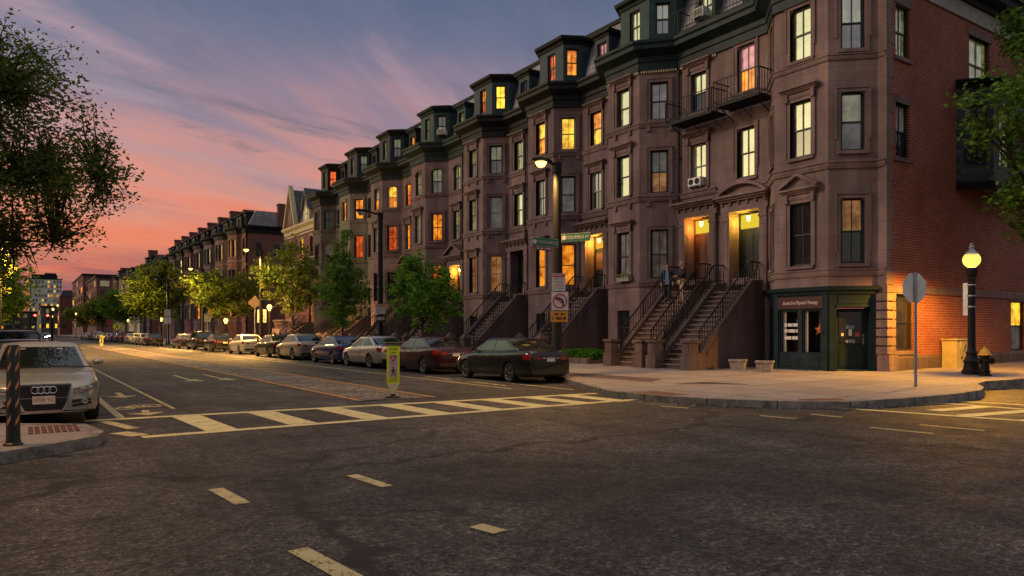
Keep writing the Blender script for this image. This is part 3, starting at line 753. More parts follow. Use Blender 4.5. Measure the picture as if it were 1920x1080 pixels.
ps = b.build('slogan_strips', [M['white']]); tag(ps, 'white paper strips with slogans stuck inside the left shop window', 'paper strips')

# ------------------------------------------------------------------ fire escapes, air conditioners
def balcony(label, y0, y1, z, dep, zrail, xw):
    t = thing('fire_escape', label, 'fire escape', (xw, (y0+y1)/2, z))
    b = MB(); x0 = xw-dep
    for k in range(int((y1-y0)/.16)): b.box(x0, xw-.02, y0+k*.16, y0+k*.16+.10, z-.04, z)
    b.box(x0-.02, x0+.03, y0, y1, z-.10, z+.02); b.box(xw-.07, xw-.02, y0, y1, z-.10, z-.041)
    b.build('platform', [M['iron']], t)
    b = MB(); zt = z+zrail
    for yy in (y0, y1):
        b.bar((x0, yy, zt), (xw, yy, zt), .04); b.bar((x0, yy, z+.15), (xw, yy, z+.15), .025); b.bar((x0, yy, z-.05), (x0, yy, zt), .045)
        for k in range(1, 6): b.bar((x0+dep*k/6, yy, z), (x0+dep*k/6, yy, zt), .02)
    b.bar((x0, y0, zt), (x0, y1, zt), .03); b.bar((x0, y0, z+.15), (x0, y1, z+.15), .025)
    for k in range(1, int((y1-y0)/.17)): b.bar((x0, y0+k*.17, z), (x0, y0+k*.17, zt), .014)
    b.build('railing', [M['iron']], t)
    b = MB()
    for yy in (y0+.25, (y0+y1)/2, y1-.25): b.bar((x0+.05, yy, z-.06), (xw+.0, yy, z-.55), .028)
    b.build('bracket', [M['iron']], t); return t
balcony('black iron fire escape balcony under the pink lit window', 18.2, 20.45, 10.95, 1.0, 1.0, XW-.1)
balcony('black iron fire escape balcony under the window with navy cloth', 20.6, 23.2, 10.85, .95, .95, XW-.1)
balcony('black iron fire escape railing along the gutter of the top storey', 18.6, 23.0, 14.99, .75, .95, XW+.28)
def air_con(label, x, y, z, w=.62, h=.38, twin=False, rz=0):
    t = thing('air_conditioner', label, 'air conditioner', (x, y, z), rz)
    b = MB(); b.box(-.32, .12, -w/2, w/2, 0, h); b.box(-.335, -.32, -w/2+.02, w/2-.02, .02, h-.02); b.build('casing', [M['white']], t, local=True)
    b = MB()
    if twin:
        for s in (-1, 1): b.lathe([(.13, -.345), (.13, -.336), (.02, -.337)], 16, 0, (0, s*w*.24, h/2), 'x')
    else:
        for k in range(7): b.box(-.345, -.336, -w/2+.05, w/2-.05, .05+k*.043, .07+k*.043)
    b.build('fan_grille', [M['iron']], t, local=True)
    b = MB(); b.box(-.3, .1, -w/2+.04, -w/2+.07, -.06, -.002); b.box(-.3, .1, w/2-.07, w/2-.04, -.06, -.002); b.build('support', [M['steel']], t, local=True)
air_con('white twin fan unit in the third floor window above the brown door', XW+.02, 22.22, 8.06, .72, .36, True)
air_con('white window air conditioner in the small dormer above the fire escape railing', XW+.25, 22.22, 15.55)
air_con('white window air conditioner in the teal dormer beyond the lamp', XW+.0, 45.75, 15.56, .6, .36, False, R(36))

# ------------------------------------------------------------------ gothic corner house
def quad_wall_house(): pass
G = thing('gothic_house', 'red brick gothic house with cream trim and a steep slate gable', 'house', (XW, 77, .2))
gy0, gy1 = 71.6, 82.8; b = MB()
gp = [(XW, gy0), (XW, gy1)]; gops = [(5.3, 1.0, 9.4, 11.6), (8.9, 1.0, 9.4, 11.6), (2.2, 1.0, 9.4, 11.6), (5.3, 1.0, 5.6, 8.0), (8.9, 1.0, 5.6, 8.0), (2.2, 1.5, 2.2, 5.4)]
wall_face(b, *gp, .1, 12.3, gops); b.box(XW+.25, XW+12, gy0+.02, gy1-.02, .1, 12.28)
b.build('wall', [M['brick2']], G)
for o, stt in zip(gops, ['yellow', 'dark', 'dark', 'red', 'orange', 'amber']):
    wo = window(G, frame_mat(*gp, o[0], o[2]), o[1], o[3]-o[2], stt, stt, 'arch', False, 'cream')
b = MB()
for z, h in ((11.95, .16), (9.2, .16), (8.6, .14), (5.2, .16), (1.6, .2)): b.sweep(gp, [(-.02, z), (.06, z), (.06, z+h), (-.02, z+h)])
b.sweep(gp, [(-.02, 12.25), (.08, 12.25), (.12, 12.6), (.4, 12.85), (.42, 13.05), (-.02, 13.1)]); b.build('cream_cornice', [M['cream']], G)
b = MB(); b.prism([(XW+.1, gy0, 13.06), (XW+1.4, gy0, 16.0), (XW+4, gy0, 17.4), (XW+8, gy0, 16), (XW+12, gy0, 13.06)], (0, gy1-gy0, 0)); gr = b.build('slate_roof', [M['slate_d']], G)
b = MB(); yc = 80.6; b.prism([(XW-.05, yc-1.9, 13.08), (XW-.05, yc+1.9, 13.08), (XW-.05, yc, 17.3)], (.4, 0, 0), 0)
b.prism([(XW+.35, yc-1.9, 13.08), (XW+.35, yc+1.9, 13.08), (XW+.35, yc, 17.3)], (5, 0, 0), 1)
for s in (-1, 1): b.prism([(XW-.3, yc+s*1.9, 13.0), (XW-.3, yc+s*2.15, 13.0), (XW-.3, yc, 17.75), (XW-.3, yc, 17.25)], (.5, 0, 0), 2)
b.prism([(XW-.08, yc-.4, 13.6), (XW-.08, yc+.4, 13.6), (XW-.08, yc+.4, 15.0), (XW-.08, yc, 15.6), (XW-.08, yc-.4, 15.0)], (.02, 0, 0), 3)
b.build('gable', [M['brick2'], M['slate_d'], M['cream'], M['w_dark']], G)
b = MB(); yc = 75.9; b.prism([(XW+.15, yc-.95, 13.05), (XW+.15, yc+.95, 13.05), (XW+.15, yc+.95, 14.6), (XW+.15, yc, 16.3), (XW+.15, yc-.95, 14.6)], (2.6, 0, 0), 0)
for s in (-1, 1): b.prism([(XW-.1, yc+s*.95, 14.45), (XW-.1, yc+s*1.2, 14.5), (XW-.1, yc, 16.75), (XW-.1, yc, 16.3)], (2.9, 0, 0), 1)
b.prism([(XW+.12, yc-.38, 13.4), (XW+.12, yc+.38, 13.4), (XW+.12, yc+.38, 14.7), (XW+.12, yc, 15.45), (XW+.12, yc-.38, 14.7)], (.02, 0, 0), 2); b.box(XW+.11, XW+.14, yc-.4, yc+.4, 14.0, 14.08, 1)
b.build('gothic_dormer', [M['cream'], M['slate_d'], M['w_cream']], G)
stoop(G, 73.9, 1.6, 24.2, 21.6, .25, 2.2, 10, 'pyramid', mat=M['stoop'])
b = MB()
for k in range(16): b.lathe([(.05, 0), (.09, .1), (.05, .25), (.085, .5), (.05, .75), (.06, .8)], 8, 0, (XW-1.3, 75.3+k*.46, 2.0))
b.box(XW-1.45, XW-1.15, 75, 82.6, 2.8, 2.95); b.box(XW-1.5, XW-.02, 75, 82.6, .2, 2.0); b.build('terrace_balustrade', [M['trim']], G)

# ------------------------------------------------------------------ the block beyond the side street
def bow_plan(y0, y1, r=1.15, n=6):
    yc = (y0+y1)/2+.6; w = 2.3
    pts = [(XW, y0)] + [(XW-r*math.sin(math.pi*k/n), yc-w*math.cos(math.pi*k/n)) for k in range(n+1)] + [(XW, y1)]
    return pts
def far_house(y0, y1, label, stone, trim, top, lit, roofm, ch, group, ddx=0, plain_bay=False, roofz=2.5):
    t = thing('row_house', label, 'house', (XW+ddx, (y0+y1)/2, .2), 0, group)
    pl = [(x+ddx, y) for x, y in bow_plan(y0, y1)]; b = MB(); wl = []; rn = random.Random(int(y0*7))
    nf = 3 if top < 17 else 4; fh = (top-3.2)/nf
    for i, (p, q) in enumerate(zip(pl, pl[1:])):
        L = seglen(p, q); ops = []
        if i in (0, 2, 3):
            for r in range(nf):
                z = 3.2+fh*r+.5; st_ = lit[(r*3+i) % len(lit)]
                s = L/2 if i else min(L/2, 1.0); w = min(.85, L*.75)
                ops.append((s, w, z, z+fh*.58)); wl.append((p, q, s, w, z, z+fh*.58, st_))
        wall_face(b, p, q, .1, top, ops, .2)
    b.build('wall', [M[stone]], t)
    for (p, q, s, w, za, zb, st_) in wl: window(t, frame_mat(p, q, s, za), w, zb-za, st_, None, 'plain', False, trim, None, None, True)
    b = MB(); b.sweep(pl, [(-.02, top-.5), (.1, top-.5), (.15, top), (.5, top+.2), (.55, top+.45), (-.1, top+.6)]); b.build('cornice', [M['p_black']], t)
    b = MB()
    for r in range(nf): b.sweep(pl, [(-.02, 3.0+fh*r), (.1, 3.0+fh*r), (.1, 3.25+fh*r), (-.02, 3.25+fh*r)])
    b.build('string_course', [M[trim]], t)
    b = MB(); x0 = XW+ddx; z1 = top+roofz; b.prism([(x0+.3, y0, top+.4), (x0+1.3, y0, z1), (x0+11, y0, z1), (x0+11, y0, top+.4)], (0, y1-y0, 0)); 
    rf = b.build('mansard_roof', [M[roofm]], t)
    b = MB(); b.box(x0+.25, x0+11, y0+.01, y1-.01, .1, top+.38); b.build('side_wall', [M['brick2']], t)
    if ch:
        b = MB(); b.box(x0+1.6, x0+3.6, y1-.5, y1+.25, z1-1.2, z1+ch); b.box(x0+1.5, x0+3.7, y1-.58, y1+.33, z1+ch-.3, z1+ch-.12)
        b.build('chimney', [M['brick2']], rf)
    for k, yc in enumerate((y0+1.3, (y0+y1)/2+.6)):
        w2 = .7 if k == 0 else 1.5; b = MB(); xa = x0+.2; pd = [(x0+1.6, yc-w2), (xa, yc-w2+.2), (xa, yc+w2-.2), (x0+1.6, yc+w2)]
        for i, (p, q) in enumerate(zip(pd, pd[1:])): wall_face(b, p, q, top+.35, top+2.15, [(seglen(p, q)/2, .75, top+.7, top+1.8)] if i == 1 else [], .15)
        do = b.build('dormer', [M['p_'+rn.choice(['dkgreen', 'black', 'slateblue'])]], t)
        window(do, frame_mat(pd[1], pd[2], seglen(pd[1], pd[2])/2, top+.7), .75, 1.1, rn.choice(['cream', 'cream', 'grey', 'yellow']), None, None, False, None, None, None, True)
        b = MB(); b.sweep(pd, [(-.1, top+2.05), (.2, top+2.2), (.2, top+2.35), (-.1, top+2.45)]); b.poly([(x, y, top+2.42) for x, y in pd]); b.build('dormer_roof', [M['p_black']], do)
    return t
lits = [['dark','grey','dark','orange','dark','dark'], ['dark','cream','grey','dark','dark','red','dark'], ['orange','dark','orange','dark','grey'], ['dark','grey','cream','dark','dark','grey','dark','cream']]
names = ['red brick row house on the far corner with slate side roof and a broad chimney', 'plum bow fronted house next to the far corner house', 'grey bow fronted house with pale dormer, third past the side street', 'brown bow fronted house with stacked orange windows, fourth past the side street', 'brown bow fronted house, fifth past the side street', 'dark bow fronted house, sixth past the side street', 'dark bow fronted house, seventh past the side street', 'dark bow fronted house at the far end of the second row']
for k in range(8):
    y0 = 100+k*7.9
    f = far_house(y0, y0+7.9, names[k], ['brick2','stone_c','stone','stone_c','brick2','stone_dark','stone_c','stone_dark'][k], ['trim','trim','trim_grey','trim','trim','stone_dark','trim','trim'][k], 15.3+.1*k, lits[[0, 3, 2, 2, 3, 1, 3, 0][k]], 'slate' if k == 0 else 'slate_d', 2.0 if k else 1.2, 'bow fronted houses in the second row')
    if k == 0:                                        # end wall details facing the side street
        b = MB(); b.box(XW+4.2, XW+6.6, y0-.28, y0+.4, 15.9, 19.0); b.box(XW+4.1, XW+6.7, y0-.34, y0+.46, 18.7, 18.86)
        b.build('end_chimney', [M['brick2']], f)
        b = MB(); b.sweep([(XW+11, y0), (XW+.0, y0)], [(-.02, 14.8), (.1, 14.8), (.15, 15.3), (.5, 15.5), (.55, 15.75), (-.1, 15.9)]); b.build('end_cornice', [M['p_black']], f)
        for x, z in ((26.6, 11.6), (26.6, 7.6), (29, 11.6), (29, 7.6)):
            wb = MB(); wb.box(x-.55, x+.55, y0-.05, y0+.03, z, z+2.2, 0); wb.box(x-.42, x+.42, y0-.07, y0-.05, z+.1, z+2.0, 1); wb.build('end_window', [M['trim'], M['w_dark']], f)
# farther blocks: plainer, with every window still its own pane grid
def distant(label, x0, x1, y0, y1, h, wm, win, rows, cols, roof='flat', side=True, zb=.1, name='distant_building'):
    t = thing(name, label, 'building', ((x0+x1)/2, y0, .1))
    b = MB(); b.box(x0, x1, y0, y1, zb, h); b.build('wall', [M[wm]], t)
    b = MB()
    if roof == 'mansard':
        b.prism([(x0-.2, y0-.2, h+.01), (x0+1.5, y0-.2, h+3.5), (x1-1, y0-.2, h+3.5), (x1, y0-.2, h+.01)], (0, y1-y0+.4, 0))
    else: b.box(x0-.4, x1+.4, y0-.4, y1+.4, h+.01, h+.7)
    b.build('roof', [M['slate_d' if roof == 'mansard' else 'p_black']], t)
    b = MB(); rn = random.Random(int(x0*13+y0)); fz = (h-3)/rows
    mats = ['w_dark', 'w_cream', 'w_yellow', 'w_orange']
    for r in range(rows):
        for c in range(cols):
            z = 2.5+r*fz+.3*fz; m = rn.choices([0, 1, 2, 3], win)[0]
            ys = y0+(c+.5)*(y1-y0)/cols; wy = (y1-y0)/cols*.25; xs = x0+(c+.5)*(x1-x0)/cols; wx = (x1-x0)/cols*.27
            b.box(x0-.06, x0-.02, ys-wy, ys+wy, z, z+fz*.55, m); b.box(xs-wx, xs+wx, y0-.06, y0-.02, z, z+fz*.55, rn.choices([0, 1, 2, 3], win)[0])
    o = b.build('window_grid', [M[k] for k in mats], t); o['kind'] = 'stuff'
    return t
far_house(181, 196, 'dark house with railing ornament beyond the yellow lit tree', 'stone_dark', 'trim', 16.5, lits[1], 'slate_d', 2.4, 'houses in the third row', -.5)
far_house(196, 212, 'pale cream house front with white trim far down the avenue', 'cream', 'cream', 15.5, lits[3], 'slate_d', 0, 'houses in the third row', -.6)
far_house(212, 230, 'cream house with lit cornice, second in the far pale row', 'cream', 'cream', 16, lits[3], 'slate_d', 0, 'houses in the third row', -.8)
far_house(230, 250, 'cream house with dark crown, third in the far pale row', 'trim', 'cream', 17, lits[3], 'slate_d', 1.5, 'houses in the third row', -1)
distant('tall red brick building with white lower windows far down the avenue', 23, 44, 300, 345, 21, 'brick2', (6, 1, .4, .5), 5, 4)
distant('brown brick building with flat roof beyond the white row', 22, 45, 350, 420, 25, 'brick2', (6, 1, .4, .5), 6, 5)
distant('small mansard roofed corner building with one yellow window', 17, 30, 430, 460, 19, 'brick2', (8, .5, 1.2, 0), 4, 3, 'mansard')
distant('pale grey low building left of the mansard corner building', 10, 18, 470, 520, 15, 'stone_grey', (5, 2, 1, 0), 3, 4)
distant('dark low building under the apartment tower', -26, 9, 520, 560, 13, 'stone_dark', (5, 2, 1, .6), 3, 9)
M['tower'] = plain('pale_concrete', (.62, .60, .55), .8, 0, .08, .05)
tw = distant('pale concrete apartment tower with many lit windows on the horizon', 5.5, 33.5, 800, 830, 50, 'tower', (6, 2.5, 1.6, .3), 11, 12, name='apartment_tower')
b = MB(); b.box(10, 30, 803, 825, 50.8, 54.5); b.box(20, 29, 803, 825, 54.5, 56); b.build('roof_plant', [M['p_black']], tw)
b = MB()
for k in range(9): b.box(5.0, 7.5, 799.4, 799.9, 8+k*4.5, 10.6+k*4.5)
b.build('lit_stair', [M['w_orange']], tw)
distant('red brick shop building behind the left hand trees', -40, -9, 330, 370, 12, 'brick2', (3, 1.5, 2, 2), 3, 5)
distant('pale shop building with lit windows at the left edge of the avenue', -24, -7, 230, 262, 9, 'trim', (3, 1.5, 2, 2), 2, 5)

# the row across the avenue: out of the picture, but mirrored in panes and paint and shading the street
b = MB(); rn = random.Random(4); y = 16.0
while y < 330:
    wd = rn.uniform(7, 8.5); h = rn.uniform(14.2, 15.6)
    b.box(-24, -13, y, y+wd-.02, .1, h); b.box(-14.6, -12.99, y+2.2, y+wd-1.4, .1, h-.01); b.box(-24, -12.6, y+.01, y+wd-.03, h+.002, h+.6, 1)
    for r in range(4):
        for c in (1.1, 3.2, 5.3): b.box(-14.66 if c > 2 else -13.06, -14.62 if c > 2 else -13.02, y+c, y+c+.9, 2.6+r*3.1, 4.5+r*3.1, 2 if rn.random() < .75 else 3)
    y += wd
    if 78 < y < 90: y = 100
b.box(-40, -14, -40, 1.5, .1, 14.5)
o = b.build('opposite_row', [M['brick2'], M['p_black'], M['w_dark'], M['w_orange']]); o['kind'] = 'structure'; o['label'] = 'brick row houses on the other side of the avenue'
# ------------------------------------------------------------------ road, pavements, markings
m, nt, out = newmat('asphalt'); n = N(nt); P = n.pos(); x, y, z = n.xyz(P)[:3]
big = n.noise(.22, P, 6, .62, .4); mid = n.noise(1.6, P, 5, .65); grit = n.noise(30, P, 4, .8); sp = n('TexVoronoi', i_Scale=95.0); nt.links.new(P, sp.inputs['Vector'])
lanes = n.noise(1.0, n.comb(n.math('MULTIPLY', x, .9), n.math('MULTIPLY', y, .09)), 5, .6)
rag = n.noise(.55, P, 9, .74, .7); g1 = n.noise(7, P, 3, .7); g2 = n.noise(19, P, 3, .75); g3 = n.noise(52, P, 2, .7)
col = n.ramp(n.math('ADD', n.math('MULTIPLY', big, .5), n.math('MULTIPLY', rag, .5)), [(.40, (.022, .020, .020)), (.50, (.054, .048, .044)), (.60, (.112, .098, .084))])
col = n.mix(n.math('MULTIPLY', n.ramp(lanes, [(.40, 1), (.56, 0)]), .7), col, (.024, .022, .022))
gk = n.math('MULTIPLY', n.ramp(g1, [(.38, .55), (.62, 1.5)]), n.math('MULTIPLY', n.ramp(g2, [(.40, .35), (.50, .95), (.64, 2.3)]), n.ramp(g3, [(.38, .45), (.52, 1.0), (.66, 2.0)])))
gm = nt.nodes.new('ShaderNodeVectorMath'); gm.operation = 'SCALE'; nt.links.new(col, gm.inputs[0]); nt.links.new(gk, gm.inputs['Scale']); col = gm.outputs[0]
cr = n('TexVoronoi', feature='DISTANCE_TO_EDGE', i_Scale=.23)
wob = n('TexNoise', i_Scale=1.1); wob.inputs['Detail'].default_value = 6; nt.links.new(P, wob.inputs['Vector'])
va = nt.nodes.new('ShaderNodeVectorMath'); va.operation = 'MULTIPLY_ADD'; nt.links.new(wob.outputs['Color'], va.inputs[0]); va.inputs[1].default_value = (1.8, 1.8, 0); nt.links.new(P, va.inputs[2]); nt.links.new(va.outputs[0], cr.inputs['Vector'])
crk = n.math('MULTIPLY', n.ramp(cr.outputs[0], [(.0, 1), (.016, 0)]), n.ramp(n.noise(.35, P, 3), [(.40, 0), (.50, .95)]))
cr2 = n('TexVoronoi', feature='DISTANCE_TO_EDGE', i_Scale=.075); nt.links.new(va.outputs[0], cr2.inputs['Vector']); crk = n.math('MAXIMUM', crk, n.ramp(cr2.outputs[0], [(.0, .95), (.005, .9), (.008, 0)]))
col = n.mix(crk, col, (.012, .011, .011))
n.bsdf(out, col, n.ramp(mid, [(.3, .62), (.7, .85)]), 0, n.bump(n.math('SUBTRACT', n.math('ADD', g2, g3), crk), .55, .012), .35)
M['asphalt'] = m
def struct(name, mb, mats, label=None):
    o = mb.build(name, mats); o['kind'] = 'structure'
    if label: o['label'] = label
    return o
b = MB(); b.poly([(-1500, -1500, 0), (1500, -1500, 0), (1500, 2500, 0), (-1500, 2500, 0)]); struct('road', b, [M['asphalt']], 'dark worn asphalt of the avenue and the crossing street')

m, nt, out = newmat('concrete'); n = N(nt); P = n.pos(); x, y, z = n.xyz(P)[:3]
br = n('TexBrick', i_Scale=1.0); nt.links.new(n.comb(n.math('ADD', x, .4), y), br.inputs['Vector'])
for k, v in (('Mortar Size', .026), ('Brick Width', 1.6), ('Row Height', 1.6), ('Mortar Smooth', .1), ('Bias', 0)): br.inputs[k].default_value = v
br.offset = 0; br.inputs['Color1'].default_value = (.265, .243, .228, 1); br.inputs['Color2'].default_value = (.335, .308, .29, 1); br.inputs['Mortar'].default_value = (.06, .05, .045, 1)
st_ = n.noise(.8, P, 6, .65); col = n.mix(n.ramp(st_, [(.36, .6), (.6, 0)]), br.outputs['Color'], (.24, .185, .16))
col = n.mix(n.ramp(n.noise(38, P, 3), [(.55, 0), (.8, .45)]), col, (.12, .10, .09)); col = n.mix(n.ramp(n.noise(2.6, P, 4), [(.62, 0), (.70, .5)]), col, (.13, .07, .055))
n.bsdf(out, col, .85, 0, n.bump(n.math('SUBTRACT', n.noise(60, P, 2), br.outputs['Fac']), .3, .01), .3); M['concrete'] = m
m, nt, out = newmat('granite_kerb'); n = N(nt); P = n.pos(); x, y, z = n.xyz(P)[:3]
br = n('TexBrick', i_Scale=1.0); nt.links.new(n.comb(n.math('SUBTRACT', y, n.math('MULTIPLY', x, .8)), n.math('MULTIPLY_ADD', z, .001, .5)), br.inputs['Vector'])
for k, v in (('Mortar Size', .02), ('Brick Width', 1.9), ('Row Height', 4.0), ('Mortar Smooth', .1)): br.inputs[k].default_value = v
col = n.ramp(n.noise(5, P, 6, .7), [(.35, (.10, .09, .08)), (.5, (.22, .195, .17)), (.66, (.33, .30, .26))])
col = n.mix(n.math('MULTIPLY', br.outputs['Fac'], .85), col, (.04, .035, .03)); n.bsdf(out, col, .8, 0, n.bump(n.noise(40, P, 3), .4, .01), .3); M['granite'] = m
def pavement(name, label, pts, road_edges, zf):
    b = MB(); b.poly([(x, y, zf(x)) for x, y in pts]); k = len(pts)
    for i in range(k):
        p, q = pts[i], pts[(i+1) % k]
        b.poly([(p[0], p[1], -.05), (q[0], q[1], -.05), (q[0], q[1], zf(q[0])), (p[0], p[1], zf(p[0]))], 1)
    o = b.build(name, [M['concrete'], M['granite']]); o['kind'] = 'structure'; o['label'] = label
    kb = MB(); e = [Vector(pts[i]) for i in road_edges]; rows = []
    for i, p in enumerate(e):
        d = Vector((0, 0))
        if i: d += (p-e[i-1]).normalized()
        if i < len(e)-1: d += (e[i+1]-p).normalized()
        d.normalize(); nn = Vector((-d.y, d.x))
        rows.append([(p.x-nn.x*.006, p.y-nn.y*.006), (p.x+nn.x*.17, p.y+nn.y*.17)])
    for a, c in zip(rows, rows[1:]):
        P4 = [(*a[0], zf(a[0][0])+.004), (*c[0], zf(c[0][0])+.004), (*c[1], zf(c[1][0])+.004), (*a[1], zf(a[1][0])+.004)]
        kb.poly(P4); kb.poly([(P4[0][0], P4[0][1], -.02), (P4[1][0], P4[1][1], -.02), P4[1], P4[0]])
    o = kb.build('kerb', [M['granite']], None, fix=False); o['kind'] = 'structure'
R_PV = [(15.1, 83.0), (15.1, 19.5), (14.24, 18.0), (12.7, 14.7), (12.42, 14.0), (12.45, 12.3), (12.75, 11.3), (13.5, 10.0), (14.7, 8.95), (16.3, 8.62), (18.2, 8.42), (19.6, 8.5), (20.6, 8.85), (21.6, 9.45), (22.6, 9.7), (24.2, 9.45), (60, 9.45), (60, 83.0)]
pavement('pavement', 'pale concrete pavement with a bulged kerb at the corner', R_PV, range(17), gz)
pavement('pavement', 'far pavement beyond the side street', [(15.1, 400), (15.1, 100), (16.2, 98.6), (60, 98.6), (60, 400)], [0, 1, 2, 3], gz)
lz = lambda x: .15
pavement('pavement', 'pavement corner with the striped bollard at the left edge', [(-12, 10.2), (-3, 10.6), (-.19, 11.12), (.39, 11.57), (.95, 12.1), (1.06, 12.6), (.9, 13.75), (.2, 14.3), (-.4, 14.7), (-.72, 15.6), (-.8, 17), (-.8, 320), (-12, 320)], range(12), lz)
# markings
def linemat(name, c, wear=.5):
    m, nt, out = newmat(name); n = N(nt); P = n.pos()
    w = n.noise(3.2, P, 7, .75); g = n.noise(48, P, 3, .8)
    a = n.ramp(n.math('ADD', n.math('MULTIPLY', w, .55), n.math('MULTIPLY', g, .45)), [(.36+.1*wear, 0), (.44+.12*wear, 1)])
    col = n.mix(n.noise(2, P, 5), [k*.72 for k in c], c)
    d = n('BsdfPrincipled', i_Roughness=.7); n.set(d, 'Base Color', col); t = n('BsdfTransparent'); mx = n('MixShader'); n.set(mx, 0, a)
    nt.links.new(t.outputs[0], mx.inputs[1]); nt.links.new(d.outputs[0], mx.inputs[2]); nt.links.new(mx.outputs[0], out.inputs[0]); return m
M['line'] = linemat('road_paint', (.82, .72, .34), .14); M['line_w'] = linemat('worn_road_paint', (.66, .54, .26), .32); M['line_o'] = linemat('orange_road_paint', (.62, .30, .07), .15)
def strip(b, p, q, w, z=.008, m=0):
    p = Vector((*p, 0)); q = Vector((*q, 0)); d = (q-p).normalized(); s = Vector((-d.y, d.x, 0))*w/2
    b.poly([v + Vector((0, 0, z)) for v in (p-s, q-s, q+s, p+s)], m)
b = MB()
strip(b, (1.0, 15.60), (13.0, 14.92), .26, .0080); strip(b, (1.6, 12.70), (13.6, 13.12), .26, .0080)
for k, x in enumerate((2.45, 3.85, 5.25, 6.65, 7.95, 9.2, 10.4, 11.5)):
    b.poly([(x+.12, 12.86, .0084), (x+.62, 12.87, .0084), (x+.52, 15.36-k*.06, .0084), (x, 15.40-k*.06, .0084)])
struct('crosswalk', b, [M['line']], 'yellowish ladder crosswalk across the avenue')
b = MB(); strip(b, (14.55, 9.75), (15.6, 5.0), .22); strip(b, (17.6, 8.55), (17.8, 5.0), .2); strip(b, (18.45, 8.55), (19.2, 4.5), .2)
for p, q in (((14.95, 9.1), (17.55, 8.55)), ((15.8, 7.75), (17.6, 7.55)), ((15.3, 6.95), (17.6, 6.6)), ((15.4, 5.9), (17.6, 5.6))): strip(b, p, q, .34, .0084)
struct('crosswalk', b, [M['line']], 'yellow lit crosswalk across the side street at the right edge')
b = MB()
for p, q, w in [((1.71, 8.1), (1.78, 7.25), .15), ((3.17, 8.0), (3.25, 7.2), .14), ((3.22, 5.33), (3.28, 5.04), .16), ((1.75, 5.5), (1.86, 4.5), .16), ((1.8, 2.9), (1.86, 1.9), .24)]: strip(b, p, q, w)
struct('lane_dash', b, [M['line_w']], 'worn short dashes of the cycle lane in the foreground')
b = MB()
for p, q in [((11.78, 11.59), (11.93, 10.94)), ((13.08, 11.43), (13.15, 10.66)), ((12.04, 9.19), (12.18, 8.46)), ((13.11, 8.8), (13.13, 8.13)), ((12.14, 7.0), (12.23, 6.0)), ((13.22, 6.71), (13.32, 5.72))]: strip(b, p, q, .12)
struct('lane_dash', b, [M['line_w']], 'thin pale dashes in front of the corner pavement')
b = MB(); strip(b, (11.75, 17.5), (12.3, 300), .12); strip(b, (13.0, 16.2), (13.05, 23), .12, .0082); strip(b, (1.62, 15.8), (1.5, 300), .14); strip(b, (2.75, 17), (2.8, 300), .08, .0082)
strip(b, (1.35, 13.5), (1.6, 12.9), .3, .0086); strip(b, (1.3, 15.3), (1.62, 13.9), .2, .0088)
for p, q, w in [((12.35, 22.2), (12.4, 24.2), .10), ((12.3, 18.6), (12.35, 20.6), .12)]: strip(b, p, q, w, .0082)
struct('lane_line', b, [M['line_w']], 'long white edge lines of the cycle lanes')
b = MB()                                              # cycle symbol and arrows
def ring(b, cx, cy, r, w=.07, ky=1.7, n=18, z=.0082):
    for k in range(n):
        a, c = 2*math.pi*k/n, 2*math.pi*(k+1)/n
        b.poly([(cx+math.cos(a)*(r-w), cy+math.sin(a)*(r-w)*ky, z), (cx+math.cos(a)*r, cy+math.sin(a)*r*ky, z), (cx+math.cos(c)*r, cy+math.sin(c)*r*ky, z), (cx+math.cos(c)*(r-w), cy+math.sin(c)*(r-w)*ky, z)])
ring(b, 1.9, 17.7, .2); ring(b, 2.45, 18.0, .2)
for p, q in [((1.9, 17.7), (2.1, 18.3)), ((2.1, 18.3), (2.4, 18.2)), ((2.1, 18.3), (2.2, 17.7)), ((2.2, 17.7), (2.45, 18.0)), ((2.2, 17.7), (1.9, 17.7))]: strip(b, p, q, .09, .0086)
b.poly([(1.78, 16.45, .0083), (2.15, 15.95, .0083), (2.5, 16.5, .0083)]); strip(b, (2.14, 16.5), (2.2, 17.05), .14, .0087)
b.poly([(1.85, 21.1, .0083), (2.2, 20.5, .0083), (2.55, 21.1, .0083)]); strip(b, (2.2, 21.1), (2.2, 22.3), .14, .0087)
for cx, cy in ((4.85, 26.7), (5.9, 26.7)): b.poly([(cx-.32, cy-.4, .0083), (cx+.3, cy-.75, .0083), (cx+.22, cy+.6, .0083)])
strip(b, (4.85, 26.9), (4.85, 30), .13, .0087); strip(b, (5.9, 26.9), (5.9, 30), .13, .0087)
struct('cycle_lane_symbol', b, [M['line_w']], 'worn cycle symbol and arrows on the left lane')
m, nt, out = newmat('cobbles'); n = N(nt); P = n.pos()
vo = n('TexVoronoi', i_Scale=6.5); nt.links.new(n.scale(P, (1, 1.35, 1)), vo.inputs['Vector']); ve = n('TexVoronoi', feature='DISTANCE_TO_EDGE', i_Scale=6.5); nt.links.new(n.scale(P, (1, 1.35, 1)), ve.inputs['Vector'])
col = n.mix(n.xyz(vo.outputs['Color'])[0], (.16, .14, .125), (.42, .37, .33)); col = n.mix(n.ramp(ve.outputs[0], [(.02, 1), (.09, 0)]), col, (.028, .025, .022)); col = n.mix(n.ramp(n.noise(.7, P, 4), [(.4, .5), (.6, 0)]), col, (.06, .05, .045))
n.bsdf(out, col, .75, 0, n.bump(n.ramp(ve.outputs[0], [(0, 0), (.2, 1)]), .9, .03), .35); M['cobble'] = m
b = MB(); b.poly([(6.82, 16.45, .012), (8.55, 16.35, .012), (8.62, 150, .012), (6.70, 150, .012)]); struct('median', b, [M['cobble']], 'flush cobbled median strip between two orange lines')
